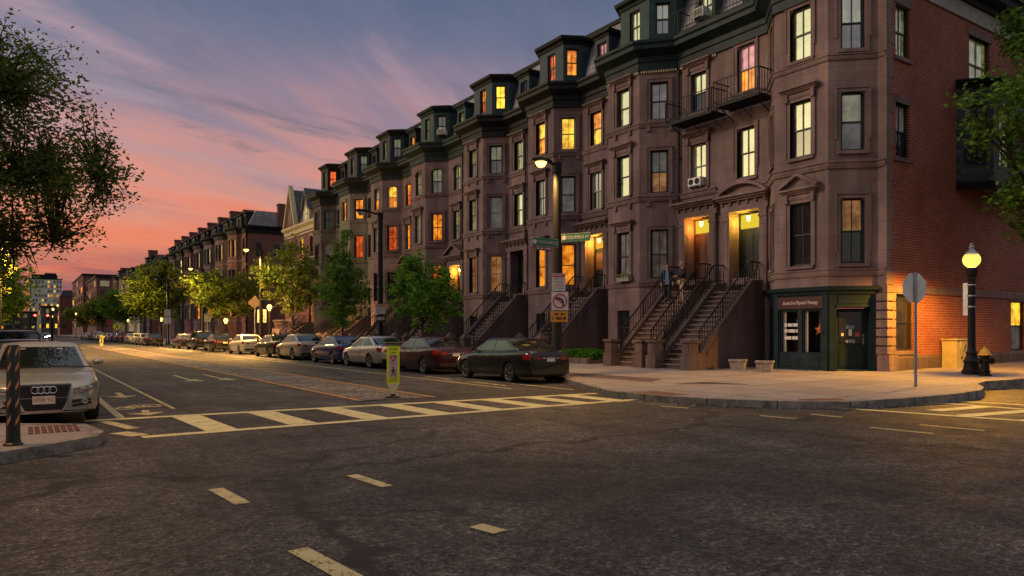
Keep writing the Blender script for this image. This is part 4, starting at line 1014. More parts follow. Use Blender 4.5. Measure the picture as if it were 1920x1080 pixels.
b = MB(); strip(b, (6.74, 16.45), (6.58, 200), .13, .0130); strip(b, (8.66, 16.35), (8.76, 200), .13, .0130); struct('median_line', b, [M['line_o']], 'two thin orange lines edging the cobbled median')
# mats and pits on the pavements
M['tactile'] = plain('red_tactile', (.17, .06, .05), .8, 0, .3, 9, bump=.6); M['pit'] = plain('dark_soil', (.045, .035, .03), .95, 0, .4, 8, bump=.6)
def sheet(name, pts, mat, dz=.006, label=None):
    b = MB(); b.poly([(x, y, (gz(x) if x > 5 else .15)+dz) for x, y in pts]); struct(name, b, [mat], label)
sheet('tactile_paving', [(12.62, 13.5), (13.3, 13.3), (13.25, 12.1), (12.6, 12.2)], M['tactile'], .006, 'dark red tactile paving beside the avenue crosswalk')
sheet('tactile_paving', [(14.1, 9.75), (14.9, 9.15), (15.5, 9.75), (14.8, 10.3)], M['tactile'], .006, 'dark red tactile paving beside the side street crosswalk')
sheet('tree_pit', [(15.2, 14.9), (15.5, 13.1), (16.9, 13.2), (16.7, 14.6)], M['pit'], .006, 'dark empty tree pit in the corner pavement')
b = MB()
for i in range(8):
    for j in range(5):
        x = .12+i*.085; y = 12.85+j*.19; b.box(x, x+.06, y, y+.14, .15, .163)
struct('tactile_paving', b, [M['tactile']], 'dark red grating of tactile paving on the left pavement corner')
sheet('brick_strip', [(15.35, 21.5), (15.45, 15.6), (16.6, 16.3), (16.6, 21.5)], M['stoop'], .006, 'dark brick strip along the kerb behind the parked sedan')

b = MB(); rl = random.Random(8)
edge = [(15.1, 40), (15.1, 19.5), (14.24, 18.0), (12.45, 14), (12.45, 12.3), (12.75, 11.3), (13.5, 10.0), (14.7, 8.95), (16.3, 8.62), (18.2, 8.42), (20.6, 8.85), (22.6, 9.7), (26, 9.45)]
for k in range(1500):
    i = rl.randrange(len(edge)-1); t_ = rl.random(); px = edge[i][0]+(edge[i+1][0]-edge[i][0])*t_; py = edge[i][1]+(edge[i+1][1]-edge[i][1])*t_
    o_ = abs(rl.gauss(0, .16)); px -= o_+.02; py -= o_*.5; a = rl.random()*6.28; s_ = rl.uniform(.012, .035); c_, d_ = math.cos(a)*s_, math.sin(a)*s_
    b.poly([(px-c_, py-d_, .006), (px+d_*.5, py-c_*.5, .010), (px+c_, py+d_, .008), (px-d_*.5, py+c_*.5, .014)], 0 if rl.random() < .8 else 1)
for k in range(260):
    px, py = rl.uniform(12.8, 24), rl.uniform(9.5, 19.5)
    if px < 15 and py > 16: continue
    a = rl.random()*6.28; s_ = rl.uniform(.012, .03); c_, d_ = math.cos(a)*s_, math.sin(a)*s_; zz = gz(px)+.012
    b.poly([(px-c_, py-d_, zz), (px+d_*.6, py-c_*.6, zz+.004), (px+c_, py+d_, zz), (px-d_*.6, py+c_*.6, zz+.006)], 0 if rl.random() < .85 else 1)
o = b.build('leaf_litter', [plain('dry_leaves', (.10, .065, .035), .9, 0, .5, 40), M['white']], None, fix=False); tag(o, 'dry leaf litter in the gutter and on the corner pavement', 'litter', None, 'stuff')
# ------------------------------------------------------------------ street lamps
def cobra_lamp(x, y, h, lit, label, arm=.95, power=900, r=.15, col=(1, .50, .12)):
    t = thing('street_lamp', label, 'street lamp', (x, y, gz(x)), 0, 'cobra head street lamps on the right pavement')
    b = MB(); z0 = gz(x)
    b.lathe([(r*1.7, -.05), (r*1.7, .25), (r*1.25, .4), (r, .55), (r*.82, h-z0-.35), (r*1.0, h-z0-.34), (r*1.0, h-z0)], 12, 0, (x, y, z0)); b.build('pole', [M['iron']], t, True)
    b = MB(); b.tube([(x, y, h-.10), (x-arm*.5, y, h-.03), (x-arm+.3, y, h)], [.05, .045, .04], 8); b.build('arm', [M['iron']], t, True)
    b = MB(); xc = x-arm
    rows = []
    for (dx, w, zt, zb) in ((.38, .05, .05, -.02), (.2, .12, .10, -.05), (-.1, .16, .11, -.06), (-.32, .10, .07, -.04), (-.40, .02, .02, -.01)):
        rows.append([b.V((xc+dx, y+w*c, h+(zt if s > 0 else zb)*abs(s))) for c, s in ((1, 0), (.7, .8), (0, 1), (-.7, .8), (-1, 0), (-.7, -.8), (0, -1), (.7, -.8))])
    for a, c in zip(rows, rows[1:]):
        for k in range(8): b.idx([a[k], a[(k+1) % 8], c[(k+1) % 8], c[k]])
    b.idx(rows[0]); b.idx(rows[-1]); b.build('lamp_head', [M['iron']], t, True)
    b = MB(); b.lathe([(.02, -.24), (.12, -.20), (.19, -.09), (.19, -.06)], 12, 0, (xc-.05, y, h)); b.build('lens', [M['sodium'] if lit else M['w_grey']], t, True)
    if lit:
        l = bpy.data.lights.new('sodium_lamp', 'SPOT'); l.energy = power; l.color = col; l.spot_size = R(155); l.spot_blend = .6; l.shadow_soft_size = .12
        o = bpy.data.objects.new('sodium_lamp', l); COL.objects.link(o); o.parent = t; o.matrix_local = WORLD[t].inverted() @ Matrix.Translation((xc-.05, y, h-.30))
    return t
L1 = cobra_lamp(14.95, 19.5, 7.3, True, 'tall black lamp pole with a lit head carrying street name and no turn signs', .62, 1300, .165)
cobra_lamp(15.3, 34.75, 7.72, False, 'unlit black lamp pole beside the nearest small street tree', 1.0)
cobra_lamp(15.3, 56.9, 7.9, True, 'lit lamp pole in front of the brick end wall of the second row', 1.05, 12000)
cobra_lamp(15.3, 78.2, 8.0, True, 'lit lamp pole behind the round yellow lit tree', 1.1, 16000)
cobra_lamp(15.3, 98.9, 8.2, False, 'unlit lamp pole with two white signs at the far side street corner', 1.3)
for k, (x, y) in enumerate(((-1.6, 62), (-1.6, 92))):
    cobra_lamp(x, y, 8, True, ['lit lamp pole hidden in the left trees, nearer one', 'lit lamp pole hidden in the left trees, farther one'][k], -1.1, 12000)
cobra_lamp(-3.6, 13.2, 7.6, True, 'lit lamp pole on the left pavement corner beside the striped bollard', -1.3, 900)
# globe lamp at the corner
gx, gy = 25.4, 11.28; g0 = gz(gx)
t = thing('globe_lamp', 'lit globe lamp on a black post beside the brick side wall', 'street lamp', (gx, gy, g0))
b = MB(); b.lathe([(.29, -.03), (.29, .12), (.24, .16), (.21, .35), (.25, .42), (.20, .48), (.15, .62), (.17, .70), (.13, .76), (.115, .95), (.105, 3.0), (.15, 3.05), (.12, 3.12), (.17, 3.22), (.17, 3.30), (.17, 3.42), (.1, 3.43)], 14, 0, (gx, gy, g0)); b.build('post', [M['iron']], t, True)
b = MB()
for z in (2.15, 2.5, 2.85): b = MB(); b.lathe([(.125, z), (.13, z+.01), (.13, z+.03), (.125, z+.04)], 14, 0, (gx, gy, g0)); b.build('steel_band', [M['steel']], t, True)
m, nt, out = newmat('lit_globe'); n = N(nt); e = n('Emission', i_Color=(1, .60, .12, 1), i_Strength=1.9); tr_ = n('BsdfTransparent'); mx = n('MixShader', n0=.4)
nt.links.new(tr_.outputs[0], mx.inputs[1]); nt.links.new(e.outputs[0], mx.inputs[2]); nt.links.new(mx.outputs[0], out.inputs[0]); M['globe'] = m
zc = g0+3.68; b = MB(); b.lathe([(.13, -.25)]+[(.26*math.cos(a), .26*math.sin(a)) for a in np.linspace(-1.1, .75, 9)], 20, 0, (gx, gy, zc)); b.build('globe', [M['globe']], t, True)
b = MB(); b.lathe([(.20, .175), (.18, .23), (.10, .30), (.06, .36), (.09, .40), (.05, .46), (.07, .50), (.02, .55)], 16, 0, (gx, gy, zc)); b.build('cap', [M['steel']], t, True)
b = MB(); b.box(gx+.13, gx+.17, gy-.02, gy+.32, g0+1.9, g0+2.95); b.build('side_plate', [M['alum']], t)
l = bpy.data.lights.new('globe_light', 'SPOT'); l.energy = 3700; l.color = (1, .44, .035); l.spot_size = R(172); l.spot_blend = .5; l.shadow_soft_size = .1
o = bpy.data.objects.new('globe_light', l); COL.objects.link(o); o.parent = t; o.matrix_local = WORLD[t].inverted() @ Matrix.Translation((gx, gy, zc+.05))

# ------------------------------------------------------------------ signs
M['green_sign'] = plain('green_sign', (.02, .14, .075), .45, 0, .1); M['red_s'] = plain('sign_red', (.42, .03, .03), .5, 0, .1); M['black_s'] = plain('sign_black', (.015, .014, .014), .5); M['orange_s'] = plain('sign_orange', (.72, .30, .03), .5, 0, .1)
M['sign_w'] = plain('sign_white', (.68, .62, .57), .5, 0, .08); M['lime'] = plain('fluorescent_yellow', (.62, .72, .02), .5, 0, .06); M['pinkish'] = plain('sign_grey', (.42, .36, .37), .5)
def local_strokes(b, x0, x1, z0, z1, y, rows, seed, m):
    rn = random.Random(seed); h = (z1-z0)/rows
    for r in range(rows):
        x = x0
        while x < x1-.01:
            w = min(rn.uniform(.012, .04), x1-x); 
            if rn.random() < .8: b.box(x, x+w, y-.004, y, z1-(r+1)*h+h*.25, z1-r*h-h*.1, m)
            x += w+.008
# the pair of street name blades
def blade(label, txt, loc, rz, w, extra=None):
    t = thing('street_name_sign', label, 'street sign', loc, rz)
    b = MB(); b.box(-w/2, w/2, -.012, .012, -.125, .125); b.box(-w/2-.008, w/2+.008, -.008, .008, -.133, .133, 1); p = b.build('blade', [M['green_sign'], M['sign_w']], t, local=True)
    for side in (0, 1):
        F = WORLD[t] @ Matrix.Rotation(math.pi*side, 4, 'Z') @ Matrix.Translation((.06, -.013, 0)) @ Matrix.Rotation(R(90), 4, 'X')
        link('lettering', text_mesh(txt, .15, M['sign_w'], .002, 0, 'CENTER', .84), t, F)
        b = MB(); b.T = F; b.lathe([(.075, .0), (.075, .004), (.06, .005)], 16, 0, (-w/2+.03, 0, 0)); b.build('city_seal', [M['sign_w']], t)
    if extra:
        b = MB(); b.box(-w*.33, w*.33, -.011, .011, -.27, -.155); o = b.build('lower_plate', [plain('maroon_plate', (.16, .03, .04), .5)], t, local=True)
        b = MB(); local_strokes(b, -w*.3, w*.3, -.255, -.17, -.0115, 1, 4, 0); b.build('lettering', [M['sign_w']], o, local=True)
blade('green W. RUTLAND street blade on the lit lamp pole', 'W. RUTLAND SQ', (14.32, 19.32, 4.58), 0, 1.06, True)
blade('green COLUMBUS AV street blade pointing along the pavement from the lit lamp pole', 'COLUMBUS AV', (15.12, 18.72, 4.74), R(-62), 1.0)
# sign stack of the pole: face to the viewer's side of the avenue
F0 = (14.86, 19.26, 0)
def plate(label, name, z0, z1, w, mats, draw, dx=0.0, cat='sign', rz=R(-30), base=F0):
    t = thing(name, label, cat, (base[0], base[1], z0), rz)
    b = MB(); b.box(-w/2+dx, w/2+dx, -.012, 0, 0, z1-z0); p = b.build('panel', [mats], t, local=True)
    draw(t, w, z1-z0, dx); return t
def d_park(t, w, h, dx):
    b = MB(); b.box(dx-w/2+.01, dx+w/2-.01, -.016, -.0125, h-.12, h-.02); b.build('header_band', [M['red_s']], t, local=True)
    b = MB(); local_strokes(b, dx-w/2+.05, dx+w/2-.05, h-.10, h-.04, -.0165, 1, 3, 0); b.build('header_lettering', [M['sign_w']], t, local=True)
    b = MB(); local_strokes(b, dx-w/2+.05, dx+w/2-.05, .04, h-.15, -.0125, 4, 7, 0); b.build('lettering', [M['pinkish']], t, local=True)
def d_noturn(t, w, h, dx):
    b = MB(); c = (dx, -.0128, h/2)
    for i, (p, q) in enumerate([((.10, -.16), (.10, .0)), ((.10, .0), (.02, .08)), ((.02, .08), (-.06, .08))]): b.bar((dx+p[0], -.0145, h/2+p[1]), (dx+q[0], -.0145, h/2+q[1]), .065, .003+.0006*i, 0, up=(0, 1, 0))
    b.poly([(dx-.05, -.0150, h/2+.16), (dx-.05, -.0150, h/2), (dx-.18, -.0150, h/2+.08)]); b.build('turn_arrow', [M['black_s']], t, local=True)
    b = MB(); R0, r0 = .245, .20
    for k in range(28):
        a, e = 2*math.pi*k/28, 2*math.pi*(k+1)/28
        b.prism([(dx+r0*math.cos(a), -.0165, h/2+r0*math.sin(a)), (dx+R0*math.cos(a), -.0165, h/2+R0*math.sin(a)), (dx+R0*math.cos(e), -.0165, h/2+R0*math.sin(e)), (dx+r0*math.cos(e), -.0165, h/2+r0*math.sin(e))], (0, .003, 0))
    b.bar((dx-.155, -.0172, h/2+.155), (dx+.155, -.0172, h/2-.155), .042, .004, 0, up=(0, 1, 0)); b.build('prohibition_ring', [M['red_s']], t, local=True)
def d_orange(t, w, h, dx):
    b = MB(); local_strokes(b, dx-w/2+.08, dx-.04, h*.56, h-.05, -.0125, 1, 2, 0); local_strokes(b, dx+.05, dx+w/2-.08, h*.56, h-.05, -.0125, 1, 12, 0); local_strokes(b, dx-w/2+.06, dx+w/2-.06, .05, h*.5, -.0125, 1, 5, 0); b.build('lettering', [M['black_s']], t, local=True)
plate('white parking sign with red header, uppermost plate on the lit lamp pole', 'parking_sign', 3.00, 3.58, .44, M['sign_w'], d_park, -.02)
plate('white no left turn sign with red ring on the lit lamp pole', 'no_left_turn_sign', 2.36, 2.97, .56, M['sign_w'], d_noturn, .02)
plate('orange time plate under the no left turn sign', 'time_plate', 1.97, 2.33, .57, M['orange_s'], d_orange, .0)
plate('white and red parking sign on the unlit lamp pole', 'parking_sign', 2.55, 3.05, .5, M['sign_w'], d_park, 0, 'sign', R(-20), (15.2, 34.5))
def d_blk(t, w, h, dx):
    b = MB(); local_strokes(b, dx-w/2+.05, dx+w/2-.05, .08, h-.08, -.0125, 1, 9, 0); b.build('lettering', [M['sign_w']], t, local=True)
plate('black plate with white writing under the parking sign of the unlit pole', 'black_plate_sign', 2.1, 2.5, .5, M['black_s'], d_blk, 0, 'sign', R(-20), (15.2, 34.5))
def post_sign(label, x, y, h, panels, name='parking_sign_post', facing=R(-15)):
    t = thing(name, label, 'sign post', (x, y, gz(x)), facing)
    b = MB(); b.tube([(0, .02, -.05), (0, .02, h)], .035, 6); b.build('post', [M['steel']], t, local=True)
    for (z0, z1, w, mt, shape) in panels:
        b = MB()
        if shape == 'rect': b.box(-w/2, w/2, -.03, -.016, z0, z1); local_strokes(b, -w/2+.05, w/2-.05, z0+.05, z1-.05, -.031, 3, int(z0*10), 1)
        else:
            zc = (z0+z1)/2; hh = (z1-z0)/2; b.prism([(0, -.03, z0), (hh, -.03, zc), (0, -.03, z1), (-hh, -.03, zc)], (0, .014, 0))
            b.prism([(-.05*hh*4, -.036, zc-.2*hh*2), (.05*hh*4, -.036, zc-.2*hh*2), (.03*hh*4, -.036, zc+.25*hh*2), (-.03*hh*4, -.036, zc+.25*hh*2)], (0, .005, 0), 1)
        b.build('sign_panel', [mt, M['black_s'] if shape != 'rect' else M['pinkish']], t, local=True)
    return t
post_sign('white parking sign post in front of the lit terrace balustrade', 15.6, 57.8, 3.3, [(2.2, 3.2, .65, M['sign_w'], 'rect')])
post_sign('thin steel post with white sign by the dark parked cars', 15.6, 77.5, 3.4, [(2.5, 3.3, .6, M['sign_w'], 'rect')])
post_sign('two white signs on the unlit pole at the far corner', 15.2, 98.5, 4.3, [(3.4, 4.2, .7, M['sign_w'], 'rect'), (2.5, 3.3, .8, M['sign_w'], 'rect')])
post_sign('fluorescent yellow diamond pedestrian sign on a post', 12.9, 131, 3.1, [(1.7, 3.0, 1.3, M['lime'], 'diamond')], 'warning_sign')
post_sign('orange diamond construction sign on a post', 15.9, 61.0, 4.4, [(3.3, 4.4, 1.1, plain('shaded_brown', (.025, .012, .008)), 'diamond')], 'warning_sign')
post_sign('red and yellow sign pair on a white post far down the avenue', 13.5, 148, 5.4, [(3.9, 5.2, 1.3, M['lime'], 'diamond'), (2.6, 3.8, 1.2, M['red_s'], 'rect')], 'warning_sign')
post_sign('small orange sign on a post beyond the other signs', 13.0, 180, 4.6, [(3.0, 4.4, 1.4, M['orange_s'], 'diamond')], 'warning_sign')
# in-street yield signs
def yield_paddle(x, y, label, rz, s=1.0):
    t = thing('crosswalk_paddle_sign', label, 'yield sign', (x, y, .004), rz, 'fluorescent yield paddles on the median')
    b = MB(); b.lathe([(.20, 0), (.19, .03), (.07, .05), (.05, .10)], 14); b.build('base', [M['rubber']], t, local=True)
    b = MB(); pr = [(-.02, .08), (.02, .08), (.155, .36), (.155, 1.25), (.17, 1.28), (.17, 1.30), (-.17, 1.30), (-.17, 1.28), (-.155, 1.25), (-.155, .36)]
    b.prism([(x_, -.02, z_) for x_, z_ in pr], (0, .04, 0)); b.box(-.185, .185, -.03, .03, 1.302, 1.32, 1); b.prism([(-.018, -.0225, .10), (.018, -.0225, .10), (.148, -.0225, .36), (-.148, -.0225, .36)], (0, .002, 0), 2)
    pa = b.build('paddle', [M['lime'], M['black_s'], plain('cream_vinyl', (.62, .58, .36), .6)], t, local=True)
    b = MB(); b.box(-.105, .105, -.024, -.0205, .52, 1.08); b.build('panel', [M['pinkish']], t, local=True)
    b = MB()
    for k in range(3):
        T3 = [(-.075, 1.04), (.075, 1.04), (0, .90)]; p, q = T3[k], T3[(k+1) % 3]; b.bar((p[0], -.027-.0004*k, p[1]), (q[0], -.027-.0004*k, q[1]), .026, .003, 0, up=(0, 1, 0))
    b.build('yield_triangle', [M['red_s']], t, local=True)
    b = MB(); y_ = -.0265
    b.lathe([(.001, -.029), (.020, -.0285), (.020, -.0245)], 12, 0, (.0-.005, 0, .765), 'y')
    for k, (p, q, w) in enumerate([((0, .735), (0, .65), .042), ((.0, .725), (.05, .68), .016), ((.05, .68), (.055, .645), .014), ((.0, .725), (-.04, .685), .016), ((-.04, .685), (-.052, .655), .014), ((.008, .66), (.04, .60), .022), ((.04, .60), (.052, .55), .018), ((-.008, .66), (-.018, .60), .022), ((-.018, .60), (-.045, .55), .018)]): b.bar((p[0], y_-.0003*k, p[1]), (q[0], y_-.0003*k, q[1]), w, .003, 0, up=(0, 1, 0))
    b.build('pedestrian_symbol', [M['black_s']], t, local=True)
    for s, z, sz in (('STATE', 1.205, .075), ('LAW', 1.125, .075), ('TO', .85, .05), ('WITHIN', .475, .052), ('CROSSWALK', .42, .044)):
        link('lettering', text_mesh(s, sz, M['black_s'], .001, 0, 'CENTER', 1.0), t, WORLD[t] @ Matrix.Translation((0, -.0235 if z != .85 else -.0255, z)) @ Matrix.Rotation(R(90), 4, 'X'))
yield_paddle(7.72, 16.75, 'fluorescent yellow yield paddle at the near end of the median', R(-22))
yield_paddle(6.9, 84, 'fluorescent yellow yield paddle far along the median', R(-5))
# stop sign seen from behind
t = thing('stop_sign', 'grey back of a stop sign on a steel post at the corner kerb', 'stop sign', (19.35, 9.95, gz(19.35)), R(-18))
b = MB(); b.box(-.03, .03, -.012, .012, -.02, 2.98); b.box(-.04, .04, -.02, -.012, -.02, 2.98); b.build('post', [M['steel']], t, local=True)
b = MB(); pts = [(.38/math.cos(R(22.5))*math.cos(R(22.5+45*k)), .022, 2.58+.38/math.cos(R(22.5))*math.sin(R(22.5+45*k))) for k in range(8)]; b.prism(pts, (0, .004, 0)); b.build('sign_plate', [M['alum']], t, local=True)
b = MB(); b.prism([(p[0]*.98, .0265, 2.58+(p[2]-2.58)*.98) for p in pts], (0, .002, 0)); b.build('red_face', [M['red_s']], t, local=True)
# hydrant, utility cabinet, planters, bollard
hx, hy = 24.95, 10.7; t = thing('fire_hydrant', 'black fire hydrant with a yellow bonnet beside the globe lamp', 'hydrant', (hx, hy, gz(hx)), R(-30))
b = MB(); b.lathe([(.19, 0), (.19, .04), (.14, .05), (.14, .12), (.18, .13), (.18, .17), (.13, .18), (.125, .58), (.16, .60), (.16, .64)], 14); b.build('barrel', [M['iron']], t, True, local=True)
b = MB(); b.lathe([(.19, .64), (.19, .67), (.15, .70), (.12, .80), (.06, .86), (.035, .87), (.035, .93), (.0, .93)], 14); b.build('bonnet', [plain('yellow_paint', (.55, .30, .03), .5)], t, True, local=True)
b = MB(); b.lathe([(.09, .10), (.09, .20), (.10, .20), (.10, .26), (.03, .27), (.03, .31)], 12, 0, (0, 0, .47), 'x'); b.lathe([(.06, -.22), (.06, -.10)], 10, 0, (0, 0, .47), 'x'); b.lathe([(.07, -.24), (.07, -.10)], 10, 0, (0, 0, .47), 'y'); b.build('nozzle_cap', [M['iron']], t, True, local=True)
t = thing('utility_cabinet', 'beige metal utility cabinet against the brick side wall', 'utility cabinet', (28.6, 13.4, gz(28.6)))
b = MB(); b.box(28.5, 29.4, 13.15, 13.68, .2, 1.34); b.box(28.45, 29.45, 13.1, 13.68, 1.342, 1.39); b.build('cabinet', [plain('beige_metal', (.42, .37, .22), .5, .1)], t)
b = MB(); b.box(28.72, 29.36, 13.125, 13.148, .28, 1.30); b.build('door', [plain('beige_door', (.40, .35, .2), .5, .1)], t); b = MB(); b.tube([(28.85, 13.08, .95), (28.9, 13.05, 1.1), (29.05, 13.08, 1.18)], .015, 6); b.box(28.76, 28.80, 13.09, 13.124, .65, .75); b.build('handle', [M['iron']], t)
M['wood'] = plain('weathered_wood', (.30, .26, .23), .8, 0, .35, 7)
for k, (x, y, lab) in enumerate(((22.0, 17.75, 'left weathered wooden planter box in front of the stoop wall'), (21.75, 16.4, 'right weathered wooden planter box nearest the shopfront'))):
    t = thing('planter_box', lab, 'planter', (x, y, gz(x)), R(30), 'wooden planter boxes on the pavement'); b = MB(); a, c, h = .23, .275, .33
    for s in range(4):
        b.T = Matrix.Rotation(math.pi/2*s, 4, 'Z')
        for j in range(5):
            u0 = -1+j*.4; u1 = u0+.385; b.prism([(u0*a, -a, 0), (u1*a, -a, 0), (u1*c, -c, h), (u0*c, -c, h)], (0, .02, 0))
        b.box(-c-.03, c-.05, -c-.03, -c+.05, h, h+.06)
    b.T = None; b.build('box', [M['wood']], t, local=True); b = MB(); b.poly([(-c, -c, h-.03), (c, -c, h-.03), (c, c, h-.03), (-c, c, h-.03)]); b.build('soil', [M['pit']], t, local=True)
t = thing('striped_bollard', 'black flexible bollard with orange reflective stripes on the left corner', 'bollard', (-.06, 11.72, .15))
b = MB(); b.lathe([(.115, 0), (.115, .02), (.088, .04), (.08, .1), (.073, 1.30), (.06, 1.325), (.0, 1.33)], 18); b.build('tube', [M['black_s']], t, True, local=True)
b = MB(); mr = plain('orange_reflective', (.72, .30, .10), .4, 0, .1)
for z0 in (.26, .49, .72, .96, 1.17):
    for k in range(5):
        a0 = k*2*math.pi/5; rr = .083-.008*z0
        for j in range(4):
            a, c = a0+j*.16, a0+(j+1)*.16
            f = lambda an, jj, up: (rr*math.cos(an), rr*math.sin(an), z0-.045*jj/2+up)
            b.poly([f(a, -j, 0), f(c, -j-1, 0), f(c, -j-1, .065), f(a, -j, .065)])
b.build('reflective_band', [mr], t, True, local=True)
# traffic signals, far lights
def signal(x, y, label):
    t = thing('traffic_signal', label, 'traffic light', (x, y, 0)); b = MB(); b.tube([(x-.6 if x < 3 else x+.6, y+.2, 0), (x-.6 if x < 3 else x+.6, y+.2, 5.2)], .09, 8); b.box(min(x, x-.6 if x < 3 else x+.6), max(x, x-.6 if x < 3 else x+.6), y+.17, y+.23, 4.5, 4.58); b.build('pole', [M['iron']], t)
    b = MB(); b.box(x-.24, x+.24, y-.1, y+.14, 3.5, 4.75); b.build('housing', [M['iron']], t); b = MB(); b.lathe([(.17, -.13), (.17, -.101)], 14, 0, (x, y, 4.42), 'y'); b.build('red_light', [M['redlamp']], t)
M['redlamp'] = emit('red_signal', (1, .03, .02), 18); M['headglow'] = emit('headlamp_glow', (1, .86, .5), 25)
signal(2.3, 148, 'left one of two red traffic lights far down the avenue'); signal(4.1, 148, 'right one of two red traffic lights far down the avenue')
def far_lamp(x, y, z, label, r=.2):
    t = thing('globe_lamp', label, 'street lamp', (x, y, 0), 0, 'small lit globe lamps far down the avenue'); b = MB(); b.lathe([(.12, 0), (.07, .5), (.06, z-.3)], 8, 0, (x, y, 0)); b.build('post', [M['iron']], t)
    b = MB(); b.lathe([(.1, -.3)]+[(r*math.cos(a), r*math.sin(a)) for a in np.linspace(-1.1, 1.5, 7)], 10, 0, (x, y, z)); b.build('globe', [M['sodium']], t, True)
fl = [(16.4, 58.6, 3.6, 'lit globe lamp in front of the terrace balustrade'), (15.9, 71, 2.7, 'small lit globe on a thin post by the dark cars'), (5.6, 170, 6.1, 'lit globe lamp just right of the red traffic lights'), (6.5, 200, 5.2, 'lit globe lamp second right of the red traffic lights'), (12, 215, 6.2, 'lit globe lamp under the mansard corner building'), (9, 240, 9, 'high lit globe lamp over the end of the avenue'), (16.5, 112, 3.4, 'small lit lamp by the steps past the side street'), (16.5, 150, 3.8, 'small lit lamp under the far yellow tree'), (-2.2, 180, 5, 'lit globe lamp at the left pavement far away')]
for a in fl: far_lamp(*a)
def point(x, y, z, e, col=(1, .55, .12), r=.2):
    l = bpy.data.lights.new('lamp_light', 'POINT'); l.energy = e; l.color = col; l.shadow_soft_size = r; o = bpy.data.objects.new('lamp_light', l); COL.objects.link(o); o.location = (x, y, z)
point(16.4, 58.2, 3.6, 260); point(15.9, 70.6, 2.9, 120); point(16.3, 112, 3.4, 250); point(16.2, 150, 3.8, 400); point(12, 214, 6.2, 500)
point(12.4, 70.5, 6.0, 700, (1, .66, .12)); point(11, 106, 6.5, 2200, (1, .64, .10)); point(13.4, 50.4, 5.7, 420, (1, .70, .18))
# fences, hedge
def fence(label, x, y0, y1, h=.95):
    t = thing('iron_fence', label, 'fence', (x, (y0+y1)/2, gz(x))); z = gz(x); b = MB(); b.box(x-.12, x+.12, y0, y1, z-.05, z+.25); b.build('kerb_stone', [M['stoop']], t)
    b = MB(); b.bar((x, y0, z+h), (x, y1, z+h), .035); b.bar((x, y0, z+.35), (x, y1, z+.35), .025)
    for k in range(int((y1-y0)/.14)): b.bar((x, y0+.07+k*.14, z+.25), (x, y0+.07+k*.14, z+h+.08), .018)
    b.build('railing', [M['iron']], t)
for k, (a, c) in enumerate(((30.4, 35.0), (37.6, 42.4), (45.2, 50.0), (52.6, 57.2), (59.8, 64.6))):
    fence(['low iron fence in front of the house with orange dormers', 'low iron fence in front of the house with the black door', 'low iron fence in front of the pedimented plum house', 'low iron fence in front of the navy dormer house', 'low iron fence in front of the grey stone house'][k], 20.6, a, c)
# ------------------------------------------------------------------ cars
m, nt, out = newmat('car_glass'); n = N(nt)
d = n('BsdfDiffuse', i_Color=(.012, .014, .015, 1)); g = n('BsdfGlossy', i_Color=(.82, .93, .86, 1), i_Roughness=.015); lw = n('LayerWeight', i_Blend=.35); mx = n('MixShader'); n.set(mx, 0, n.math('MULTIPLY_ADD', lw.outputs['Fresnel'], .75, .07))
nt.links.new(d.outputs[0], mx.inputs[1]); nt.links.new(g.outputs[0], mx.inputs[2]); nt.links.new(mx.outputs[0], out.inputs[0]); M['cglass'] = m
M['chrome'] = plain('chrome', (.75, .75, .72), .12, 1, .05); M['alloy'] = plain('alloy', (.52, .50, .46), .28, 1, .1)
M['tailred'] = plain('tail_lens', (.30, .006, .008), .2, 0, .2, 12, coat=.3); M['tailclr'] = plain('clear_lens', (.24, .03, .03), .15, 0, .3, 20, coat=.3); M['headl'] = plain('head_lens', (.42, .40, .34), .1, .6, .5, 18, coat=1)
M['seam'] = plain('panel_seam', (.006, .006, .006), .8); M['plastic'] = plain('black_plastic', (.018, .018, .018), .5)
M['plate'] = plain('number_plate', (.66, .58, .55), .5, 0, .08); M['platered'] = plain('plate_red', (.30, .04, .05), .5)
KIND = {
 'sedan': dict(L=4.82, W=1.82, top=[(-2.41,.84),(-2.36,.98),(-2.25,1.03),(-1.75,1.04),(-.6,.99),(.8,.97),(1.25,.93),(1.9,.84),(2.25,.75),(2.36,.70),(2.41,.62)], g=(-1.86, 1.22, -.92, .32), H=1.45, wh=(-1.33, 1.45), R=.325, tum=.70),
 'fast': dict(L=4.95, W=1.88, top=[(-2.47,.88),(-2.42,1.02),(-2.3,1.08),(-1.75,1.08),(-.6,1.02),(.8,.99),(1.25,.95),(1.9,.87),(2.3,.78),(2.42,.72),(2.47,.62)], g=(-2.2, 1.22, -1.0, .30), H=1.52, wh=(-1.37, 1.43), R=.345, tum=.70),
 'suv': dict(L=4.6, W=1.86, top=[(-2.3,.9),(-2.26,1.05),(-2.15,1.1),(-1.5,1.08),(0,1.05),(.9,1.04),(1.3,1.02),(1.9,.96),(2.18,.88),(2.27,.8),(2.3,.68)], g=(-2.2, 1.22, -1.85, .38), H=1.70, wh=(-1.30, 1.38), R=.36, tum=.76),
}
for k in KIND.values(): k['zb'] = .21 if k['H'] < 1.6 else .27
def ctop(K, y): return float(np.interp(y, [p[0] for p in K['top']], [p[1] for p in K['top']]))
def chw(K, y):
    t = y/(K['L']/2); return K['W']/2*(1-(.20*abs(t)**7 if t > 0 else .15*abs(t)**8)-.02*abs(t)**2)
